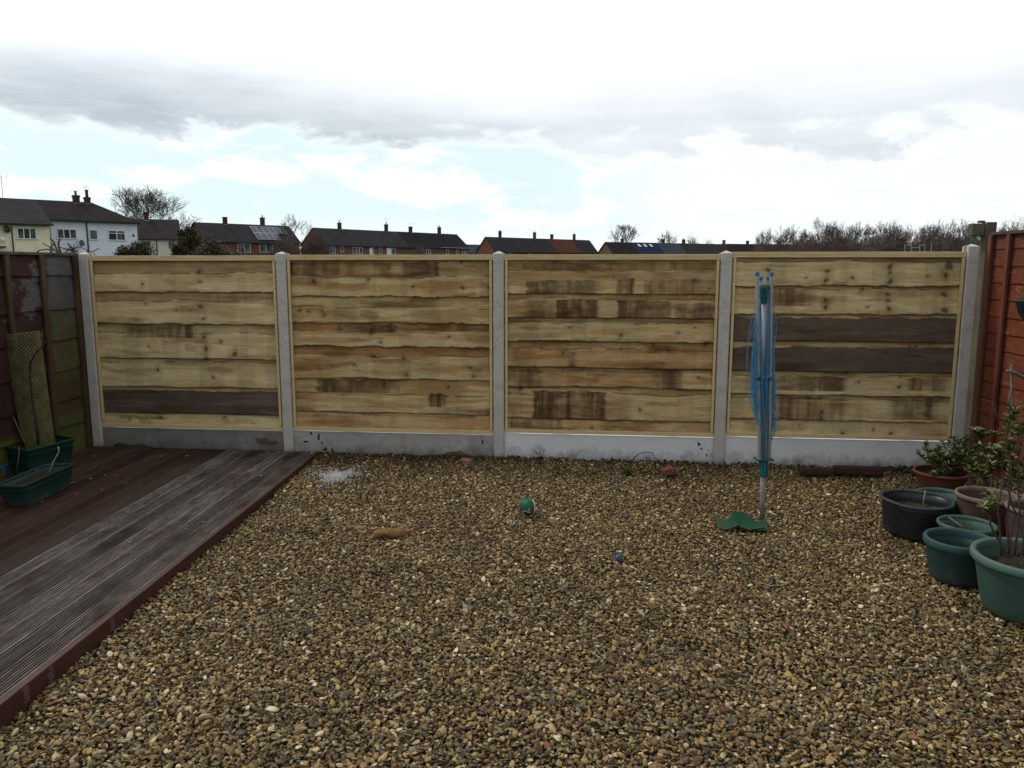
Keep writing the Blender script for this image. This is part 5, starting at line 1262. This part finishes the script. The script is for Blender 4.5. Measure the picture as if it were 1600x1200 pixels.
# 3: brick terrace with solar panels
h4 = house('red brick terrace with solar panels on its dark roof', 321, 130, 471, 143, 376.5, (303, 347), W_BRK, RF_GREY, 8,
      windows=[(328, 338, 380, 390, 2), (371, 391, 380, 394, 2), (405, 425, 380, 394, 2)], chimneys=[(351, 339, 349, 6.5, 0), (409.5, 340, 352, 6.5, 1)])
def solar(hh, name, pts, nx_, ny_, depth=8):
    """pts: photograph corners tl,tr,bl,br projected onto the front roof slope"""
    t, loc, L, ez, rz_ = hh; R3 = t.matrix_basis.to_3x3() if False else Matrix.Rotation(t.rotation_euler.z, 3, 'Z'); o = Vector(t.location)
    e0 = Vector((0, 0, ez - .05)); sl = Vector((0, depth / 2 + .05, rz_ - ez + .05)).normalized(); nl = Vector((1, 0, 0)).cross(sl).normalized()
    nw = R3 @ nl; pw = o + R3 @ Vector((0, -.05, ez - .05)); P_ = []
    for p in pts:
        d = ray(*p); k = (pw - Vector((0, 0, CH))).dot(nw) / d.dot(nw); P_.append(R3.inverted() @ (Vector((0, 0, CH)) + d * k - o))
    return P_, nl
M_SOL = simple('solar_cell', (.012, .018, .035), (.02, .028, .05), 3, .15, .8, bs=0); M_SOLF = simple('solar_frame', (.28, .29, .30), (.36, .37, .38), 3, .4, .5, bs=0)
P_, nl = solar(h4, 's', [(389, 354), (442, 356.5), (403, 375), (424, 376)], 4, 2)
a, b_, c, d = P_
ex = (b_ - a) * (1 / 53.); ed = (c - a)
bases = [a + ex * 9.0 * k for k in range(6)]
for k in range(6):
    for r in range(2):
        if k > 3 and r == 1: continue
        if k == 5 and r == 1: continue
        w = ex * 8.6; h_ = (ed - Vector((ed.x, 0, 0)) * .0) * .49
        o0 = bases[k] + ed * .5 * r + nl * .10
        m = MB(); q4 = [o0, o0 + w, o0 + w + h_, o0 + h_]; m.add([v + nl * .04 for v in q4] + [v for v in q4], [(0, 1, 2, 3), (0, 4, 5, 1), (1, 5, 6, 2), (2, 6, 7, 3), (3, 7, 4, 0)]); sp_ = m.build('solar_panel', M_SOLF, h4[0])
        ci = [o0 + w * .06 + h_ * .05, o0 + w * .94 + h_ * .05, o0 + w * .94 + h_ * .95, o0 + w * .06 + h_ * .95]
        m = MB(); m.add([v + nl * .055 for v in ci], [(0, 1, 2, 3)]); m.build('solar_cells', M_SOL, sp_)
# 4: long terrace
h5 = house('long brick terrace with four chimneys and a patched two tone roof, centre left', 511, 150, 735, 183, 382.5, (492, 355.7), W_BRKD, RF_GREY, 8.2,
      segs=None, windows=[(515, 523.5, 384.5, 396, 2), (532, 537, 385, 394, 1), (551, 566, 386, 397, 3), (577, 584, 387, 397, 1), (592, 596.5, 387, 396, 1), (604, 618, 387.5, 397, 2), (666, 673, 389, 397, 2), (697, 701, 389, 397, 1), (713, 716, 390, 397, 1), (722, 729, 389, 396, 2)],
      chimneys=[(530, 348, 358, 5.5, 1), (603, 350.5, 361, 5.2, 1), (641, 354, 364, 5.2, 0), (686, 355, 365, 5, 1)])
def patch(hh, s0, s1, mat, depth, lift=.02):
    t, loc, L, ez, rz_ = hh; sl = Vector((0, depth / 2 + .05, rz_ - ez + .05)); nl = Vector((1, 0, 0)).cross(sl).normalized()
    a = Vector((s0, -.05, ez - .05)) + nl * lift; m = MB(); q4 = [a, a + Vector((s1 - s0, 0, 0)), a + Vector((s1 - s0, 0, 0)) + sl, a + sl]
    m.add([v for v in q4] + [v - nl * lift * .8 for v in q4], [(0, 1, 2, 3), (0, 4, 5, 1), (1, 5, 6, 2), (2, 6, 7, 3), (3, 7, 4, 0)]); m.build('roof_patch', mat, t)
s_, _ = h5[1](620, 362, 4.1); patch(h5, s_, h5[2] - .02, RF_BLK, 8.2)
for nm, a, b_, y0, y1 in (('door', 604.5, 611, 388, 399), ('door', 577.5, 582, 388, 399)): wallpart(h5, nm, M_UPVC, a, b_, y0, y1, .05)
wallpart(h5, 'canopy', M_UPVC, 687, 734, 386.6, 387.6, .8)
for px, py, Y, lb in ((530, 343.5, 155, 'leftmost'), (604, 342, 165, 'second'), (642, 349, 172, 'third'), (684, 352, 180, 'rightmost')): aerial('thin tv aerial on the %s chimney of the long terrace with a patched roof' % lb, px, py, Y, .9, 3, w=.4)
# 5: far terrace with a red brick gable
h6 = house('distant brick terrace with a red tiled section in its roof, centre', 773, 230, 936, 262, 393, (754, 369.7), W_BRK, RF_GREY, 8.4,
      windows=[(789, 800, 395, 400, 2), (826, 832, 395, 400, 1), (876, 884, 396, 400, 2)], chimneys=[(781, 361, 371, 4.4, 1), (835, 363, 372, 4.4, 1), (862, 366, 373, 4.4, 0), (897, 366, 375, 4, 1)])
s_, _ = h6[1](856, 372, 4.2); s2_, _ = h6[1](893, 374, 4.2); patch(h6, s_, s2_, RF_RED, 8.4)
# 6: farthest terrace
h7 = house('distant terrace with blue, brown and slate roof sections right of centre', 962, 200, 1150, 222, 402, (952, 378), W_BRKD, RF_BRN, 9,
      windows=[], chimneys=[(972, 373, 378, 4.6, 1), (1036, 373.5, 380, 4.6, 0), (1068, 374, 380, 4.6, 1), (1131, 375, 381, 4, 0)])
for a, b_, mt in ((985, 1026, RF_BLUE), (1026, 1061, RF_SLATE), (1061, 1150, RF_GREY)):
    s_, _ = h7[1](a, 380, 4.5); s2_, _ = h7[1](b_, 380, 4.5); patch(h7, s_, min(s2_, h7[2] - .02), mt, 9)
P_, nl = solar(h7, 's', [(1004, 382), (1010, 382), (1011, 388), (1017, 388)], 1, 1, 9)
for k in range(3):
    e = (P_[1] - P_[0]) / 6; o0 = P_[0] + e * (-9 + 9 * k); w = e * 3.4; h_ = (P_[2] - P_[0]) * .62
    m = MB(); q4 = [o0, o0 + w, o0 + w + h_, o0 + h_]; m.add([v + nl * .12 for v in q4] + q4, [(0, 1, 2, 3), (0, 4, 5, 1), (1, 5, 6, 2), (2, 6, 7, 3), (3, 7, 4, 0)]); m.build('roof_window', M_UPVC, h7[0])
h8 = house('farthest low terrace with a plain dark roof in front of the woods', 1140, 235, 1330, 250, 400, (1150, 381), W_BRKD, RF_BRN, 9, chimneys=[(1168, 376, 382, 4, 0)])
h9 = house('small far roof visible in the gap between the two centre terraces', 722, 300, 790, 312, 396, (740, 382), W_BRKD, RF_SLATE, 8)
aerial('aerial with a wide row of bars standing in the gap between terraces', 743, 376, 260, 3., 5, w=1.4)
M_RAILW = simple('pale_grey_paint', (.25, .26, .28), (.34, .35, .37), 3, .6, .3, bs=0)
# white rails seen beyond the fence on the right
t = thing('white_railing', 'white painted rail frames just above the fence top in front of the woods', 'railing', at(1432, 400, 60)); o_ = Vector(t.location)
for a, b_ in (((1414, 382), (1414, 398)), ((1424, 383), (1424, 398)), ((1437, 383), (1437, 398)), ((1445, 382), (1445, 398)), ((1455, 380), (1455, 398))):
    m = MB(); m.tube([at(*a, 60) - o_, at(*b_, 60) - o_], .022, 6); m.build('rail_post', M_RAILW, t)
for a, b_ in (((1414, 382.5), (1424, 383.2)), ((1437, 383), (1446, 382.5)), ((1424, 387), (1437, 387))):
    m = MB(); m.tube([at(*a, 60) - o_, at(*b_, 60) - o_], .018, 6); m.build('rail_bar', M_RAILW, t)

# ------------------------------------------------------------------ trees and hedges far off
M_BARK = simple('bare_bark', (.05, .042, .038), (.09, .078, .07), 3, .9, .1, bs=0); M_TWIG = simple('twig', (.075, .062, .058), (.12, .10, .092), 1, .9, .1, bs=0)
M_TWIGD = simple('dark_twig', (.07, .052, .047), (.14, .105, .09), .6, .9, .1, bs=0); M_TWIGG = simple('grey_twig', (.085, .085, .078), (.13, .125, .11), .6, .9, .1, bs=0)
def tree_mesh(seed, H, spread, levels=6, tr=.22, twig=.022, start=.28, mats=None, droop=.0, fork=3, reach=1.):
    q = random.Random(seed); mt_, mc = MB(), MB()
    def grow(p, d, L, r, lv):
        n = 3; pts = [p]; rs = [r]; cur = p; dd = d
        for i in range(n):
            dd = (dd + Vector((q.uniform(-1, 1), q.uniform(-1, 1), q.uniform(-.6, .9) - droop)) * .20).normalized(); cur = cur + dd * L / n; pts.append(cur); rs.append(max(r * (1 - .38 * (i + 1) / n), twig * .6))
        (mt_ if lv < 2 else mc).tube(pts, rs, 6 if lv < 2 else 3, False)
        if lv >= levels: return
        k = fork if lv < 2 else q.choice([2, 3, 3])
        for j in range(k):
            a = q.uniform(0, 6.28) ; out = Vector((math.cos(a), math.sin(a), q.uniform(-.15, .45)))
            nd_ = (dd * q.uniform(.55, 1.0) + out * spread * q.uniform(.6, 1.1)).normalized()
            s = pts[q.choice([2, 3, 3])] if j else pts[-1]
            grow(s, nd_, L * q.uniform(.62, .86) * reach, max(rs[-1] * q.uniform(.55, .8), twig * .6), lv + 1)
        if lv >= 3 and q.random() < .7:
            a = q.uniform(0, 6.28); s = pts[1]; grow(s, (dd * .5 + Vector((math.cos(a), math.sin(a), .2))).normalized(), L * .6, twig, levels)
    grow(Vector((0, 0, -.3)), Vector((0, 0, 1)), H * start, tr, 0)
    return mt_, mc
def finish_tree(name, label, mt_, mc, loc, twm, H, wx=None, group=None):
    zz = [v[2] for v in mc.v]; s = H / max(zz); xx = [v[0] for v in mc.v]; wsc = (wx / (max(xx) - min(xx))) if wx else s
    for mm in (mt_, mc): mm.v = [(v[0] * wsc, v[1] * wsc, v[2] * s) for v in mm.v]
    t = thing(name, label, 'tree', loc, group); a = mt_.build('trunk', M_BARK, t); b_ = mc.build('crown', twm, t); return t
def Z0(px, Y): p = at(px, 415, Y); return Vector((p.x, Y, -.1))
def top_h(px, py, Y): return at(px, py, Y).z + .1
def wid(w, Y): return w * Y / F
a, b_ = tree_mesh(3, 14, .62, 7, .3, .022, .25, fork=4); finish_tree('bare_tree', 'large bare tree with a wide rounded crown behind the off white cottage', a, b_, Z0(228, 128), M_TWIG, top_h(228, 285, 128), wid(140, 128))
a, b_ = tree_mesh(12, 10, .6, 6, .2, .018, .22); finish_tree('bare_tree', 'pale wispy bare tree behind the brick terrace with solar panels', a, b_, Z0(318, 155), M_TWIGG, top_h(318, 334, 155), wid(75, 155))
a, b_ = tree_mesh(8, 11, .6, 6, .24, .022, .25); finish_tree('bare_tree', 'bare tree standing in the gap left of the long terrace', a, b_, Z0(466, 140), M_TWIG, top_h(466, 332, 140), wid(72, 140))
a, b_ = tree_mesh(5, 12, .62, 6, .28, .03, .25, fork=4); finish_tree('bare_tree', 'round crowned bare tree behind the blue roofed distant terrace', a, b_, Z0(975, 250), M_TWIG, top_h(975, 349, 250), wid(56, 250))
a, b_ = tree_mesh(15, 9, .6, 6, .24, .03, .25); finish_tree('bare_tree', 'smaller bare tree just right of the round crowned one', a, b_, Z0(1026, 255), M_TWIG, top_h(1026, 358, 255), wid(34, 255))
a, b_ = tree_mesh(19, 9, .6, 6, .24, .03, .25); finish_tree('bare_tree', 'smallest distant bare tree behind the slate coloured roof', a, b_, Z0(1071, 260), M_TWIG, top_h(1071, 366, 260), wid(26, 260))
for px in (1100, 1112):
    a, b_ = tree_mesh(px, 9, .5, 5, .2, .022, .25); finish_tree('bare_tree', {1100: 'faint thin bare tree, left of the pair above the fence post', 1112: 'faint thin bare tree, right of the pair above the fence post'}[px], a, b_, Z0(px, 300), M_TWIGG, top_h(px, 371, 300), wid(13, 300))
# dark bare shrub masses against the long terrace's gable, and twiggy bushes
def bush(name, label, px, w, ytop, Y, mat, seed, dens=1., cat='bush', dep=.8, leaf=None, base_y=400, twigs=True, LL=.22):
    q = random.Random(seed); H = top_h(px, ytop, Y); Wd_ = wid(w, Y) / 2; t = thing(name, label, cat, Z0(px, Y)); ms, ml = MB(), MB()
    n = int(90 * dens)
    for k in range(n):
        a = q.uniform(0, 6.28); r = math.sqrt(q.random()); base = Vector((math.cos(a) * r * Wd_ * .55, math.sin(a) * r * Wd_ * dep * .55, 0))
        hh = H * (1 - .55 * r * r) * q.uniform(.75, 1.0); tip = Vector((math.cos(a) * r * Wd_, math.sin(a) * r * Wd_ * dep, hh)); mid = (base + tip) / 2 + Vector((q.uniform(-.2, .2), q.uniform(-.2, .2), H * .08))
        ms.tube([base, mid, tip], [.035, .022, .010], 3, False)
        if twigs:
            for j in range(9):
                f = q.uniform(.45, 1); s = mid.lerp(tip, (f - .45) / .55); d = Vector((q.uniform(-1, 1), q.uniform(-1, 1), q.uniform(-.2, 1.1))).normalized(); L_ = q.uniform(.3, .9) * H / 6
                ms.tube([s, s + d * L_], [.012, .007], 3, False)
    ms.build('branches', mat, t)
    if leaf:
        # clumped leaves through the volume, uneven outline
        cl = [(q.uniform(-1, 1), q.uniform(-1, 1), q.random()) for _ in range(int(60 * dens))]
        for (cx_, cy_, cz_) in cl:
            rr_ = math.hypot(cx_, cy_)
            if rr_ > 1: continue
            c = Vector((cx_ * Wd_ * .86, cy_ * Wd_ * dep * .86, H * (.12 + .84 * cz_ ** .7) * (1 - .45 * rr_ ** 2.4))); R_ = q.uniform(.2, .36) * min(Wd_, H * .6)
            for j in range(230):
                v = Vector((q.gauss(0, 1), q.gauss(0, 1), q.gauss(0, 1))).normalized() * R_ * q.random() ** .4
                leaf_quads(ml, c + v, Vector((q.uniform(-1, 1), q.uniform(-1, 1), q.uniform(-.6, 1))), Vector((q.uniform(-.5, .5), q.uniform(-.5, .5), 1)), LL * q.uniform(.6, 1.3), LL * .75)
        ml.build('leaves', leaf, t)
    return t
M_EV1 = leafmat('evergreen_leaf', (.024, .030, .012), (.052, .060, .025), (.09, .095, .045)); M_EV2 = leafmat('olive_leaf', (.036, .036, .017), (.066, .066, .028), (.11, .10, .05))
bush('clipped_shrub', 'dark rounded evergreen shrub below the off white cottage', 217, 80, 376, 52, M_TWIGD, 201, 1.6, leaf=M_EV1, twigs=False, LL=.13, dep=.5)
bush('conical_shrub', 'tall conical evergreen between the off white cottage and the solar terrace', 297, 62, 353, 60, M_TWIGD, 202, 1.8, leaf=M_EV2, twigs=False, LL=.14)
bush('low_shrub', 'low dark shrub spreading right of the conical evergreen', 340, 110, 374, 58, M_TWIGD, 203, 1.6, leaf=M_EV1, twigs=False, LL=.13, dep=.5)
bush('bare_bush', 'brown twiggy bush hiding the right end of the solar terrace', 446, 60, 362, 110, M_TWIGD, 204, 2.6)
bush('bare_bush', 'dense brown twiggy bush covering the left gable of the long terrace', 492, 56, 352, 138, M_TWIGD, 205, 3.2)
bush('bare_bush', 'twiggy bush standing before the middle of the long terrace', 655, 36, 378, 140, M_TWIGD, 206, 1.4)
# the wood on the right
proto = []
for k in range(4):
    a, b_ = tree_mesh(300 + k, 11, .62, 6, .22, .030, .22, fork=4, reach=1.02); zz = max(v[2] for v in b_.v); ww = max(v[0] for v in b_.v) - min(v[0] for v in b_.v)
    for mm in (a, b_): mm.v = [(v[0] * 10 / ww, v[1] * 10 / ww, v[2] * 10 / zz) for v in mm.v]
    A_ = a.build('trunk', M_BARK); B_ = b_.build('crown', M_TWIGD); proto.append((A_.data, B_.data)); bpy.data.objects.remove(A_); bpy.data.objects.remove(B_)
wood = [(1196, 34, 354, 215), (1228, 36, 346, 212), (1252, 36, 352, 220), (1280, 44, 336, 205), (1306, 44, 342, 210), (1328, 46, 341, 206), (1352, 44, 345, 212), (1376, 44, 343, 205), (1400, 46, 341, 212), (1428, 46, 344, 205), (1452, 46, 343, 210), (1476, 44, 340, 204), (1500, 44, 341, 210), (1524, 50, 345, 206),
        (1215, 44, 362, 190), (1262, 44, 360, 188), (1312, 50, 358, 190), (1360, 50, 360, 186), (1410, 52, 358, 190), (1456, 50, 360, 186), (1500, 54, 356, 190), (1590, 50, 333, 180), (1560, 40, 345, 200), (1630, 50, 335, 190)]
tones = [M_TWIGD, M_TWIG, M_TWIGG, M_TWIGD]
q = random.Random(31)
special = {1280: 'tallest thin topped bare tree on the left part of the woods', 1196: 'leftmost bare tree of the woods, small and open', 1590: 'bare tree showing above the red brown fence at the right edge'}
for k, (px, w, yt, Y) in enumerate(wood):
    H = top_h(px, yt, Y); t = thing('woodland_tree', special.get(px, 'bare brown tree within the dense woods behind the right fence panel'), 'tree', Z0(px, Y), None if px in special else 'bare trees of the woods on the right', q.uniform(0, 6.28))
    ta, tb = proto[k % 4]; s = wid(w, Y) * 1.15 / 10
    if k % 3 == 2: tb = tb.copy(); tb.materials[0] = M_TWIGG if k % 2 else M_TWIG
    for nm, d in (('trunk', ta), ('crown', tb)):
        o = bpy.data.objects.new(nm, d); COL.objects.link(o); o.parent = t
    t.scale = (s, s, H / 10)
# tangled undergrowth of the wood, one countless mass
q = random.Random(77); m = MB()
for k in range(16000):
    px = 1180 + 440 * q.random(); Y = q.uniform(192, 225); top = 366 - 16 * mnoise.noise(Vector((px * .03, 0, 0))) - (0 if px > 1240 else -8)
    H = top_h(px, top, Y) * q.uniform(.35, 1.0); p = Z0(px, Y); d = Vector((q.uniform(-.4, .4), q.uniform(-.4, .4), 1)) * H * .5
    s = p + Vector((0, 0, H * .45)); m.tube([s, s + d + Vector((q.uniform(-.5, .5), 0, 0))], [.05, .02], 3, False)
tag(m.build('undergrowth', M_TWIGD), kind='stuff')
hedge = MB(); q = random.Random(8)
for k in range(16000):
    px = q.uniform(-500, 2100); Y = 250 + q.uniform(0, 10); p = at(px, 400, Y); h = 3.2 + 1.3 * mnoise.noise(Vector((px * .02, 3, 0)))
    leaf_quads(hedge, Vector((p.x, Y, q.random() * h)), Vector((q.uniform(-1, 1), q.uniform(-1, 1), q.uniform(-1, 1))), Vector((0, .3, 1)), 1.1, .8)
tag(hedge.build('far_hedge', M_EV2), kind='stuff')

# dirt, soil crumbs and bark litter gathered along the foot of the fence and deck
n = 5200; sx_ = rs.uniform(1.3, FLEN - .05, n); w_ = np.abs(rs.normal(0, .085, n)) + .03
dens = .25 + .75 * np.exp(-((sx_ - 2.15) / .45) ** 2) + .5 * np.exp(-((sx_ - 3.2) / .4) ** 2) + .9 * np.exp(-((sx_ - FLEN) / .8) ** 2)
k = rs.uniform(0, 1, n) < dens; sx_, w_ = sx_[k], w_[k]; w_ = w_ * (1 + 1.2 * np.exp(-((sx_ - 2.15) / .35) ** 2)); n = len(sx_)
gx = PA.x + FD.x * sx_ + FN.x * w_; gy = PA.y + FD.y * sx_ + FN.y * w_
e = (np.stack([gx, gy], -1) - np.array([E1.x, E1.y])) @ np.array([DP.x, DP.y]); k = e < -.01; gx, gy = gx[k], gy[k]; n = len(gx)
pts = np.stack([gx, gy, gravel_z(gx, gy) + .010 + rs.uniform(-.006, .010, n)], 1)
so_ = instancer('soil_litter', pts, rs.uniform(0, 6.283, (n, 3)), rs.uniform(.006, .030, (n, 1)) * rs.uniform(.6, 1.3, (n, 3)), simple('crumbly_soil', (.022, .016, .011), (.075, .05, .03), 40, .95, .1, bs=0), 4, seed=9, sub=1)
tag(so_, kind='stuff')
# small dry leaves blown over the stones
M_DLEAF = leafmat('dry_leaf_litter', (.10, .06, .025), (.22, .15, .06), (.36, .29, .13)); q = random.Random(66); m = MB()
for k in range(170):
    y_ = q.uniform(2.4, 6.6); x_ = q.uniform(-1.6, 3.3) if y_ > 3.2 else q.uniform(-1.5, 2.2); z_ = float(gravel_z(np.array([x_]), np.array([y_]))[0]) + .024
    leaf_quads(m, Vector((x_, y_, z_)), Vector((q.uniform(-1, 1), q.uniform(-1, 1), q.uniform(-.15, .25))), Vector((q.uniform(-.4, .4), q.uniform(-.4, .4), 1)), q.uniform(.015, .038), q.uniform(.008, .018))
tag(m.build('leaf_litter', M_DLEAF), kind='stuff')
stick('dry_twig', M_STRAW, [GP(866, 925, .04), GP(880, 917, .045), GP(893, 909, .04)], [.003, .003, .002], 'thin pale twig lying on the gravel below the middle of the photo', 'twig')
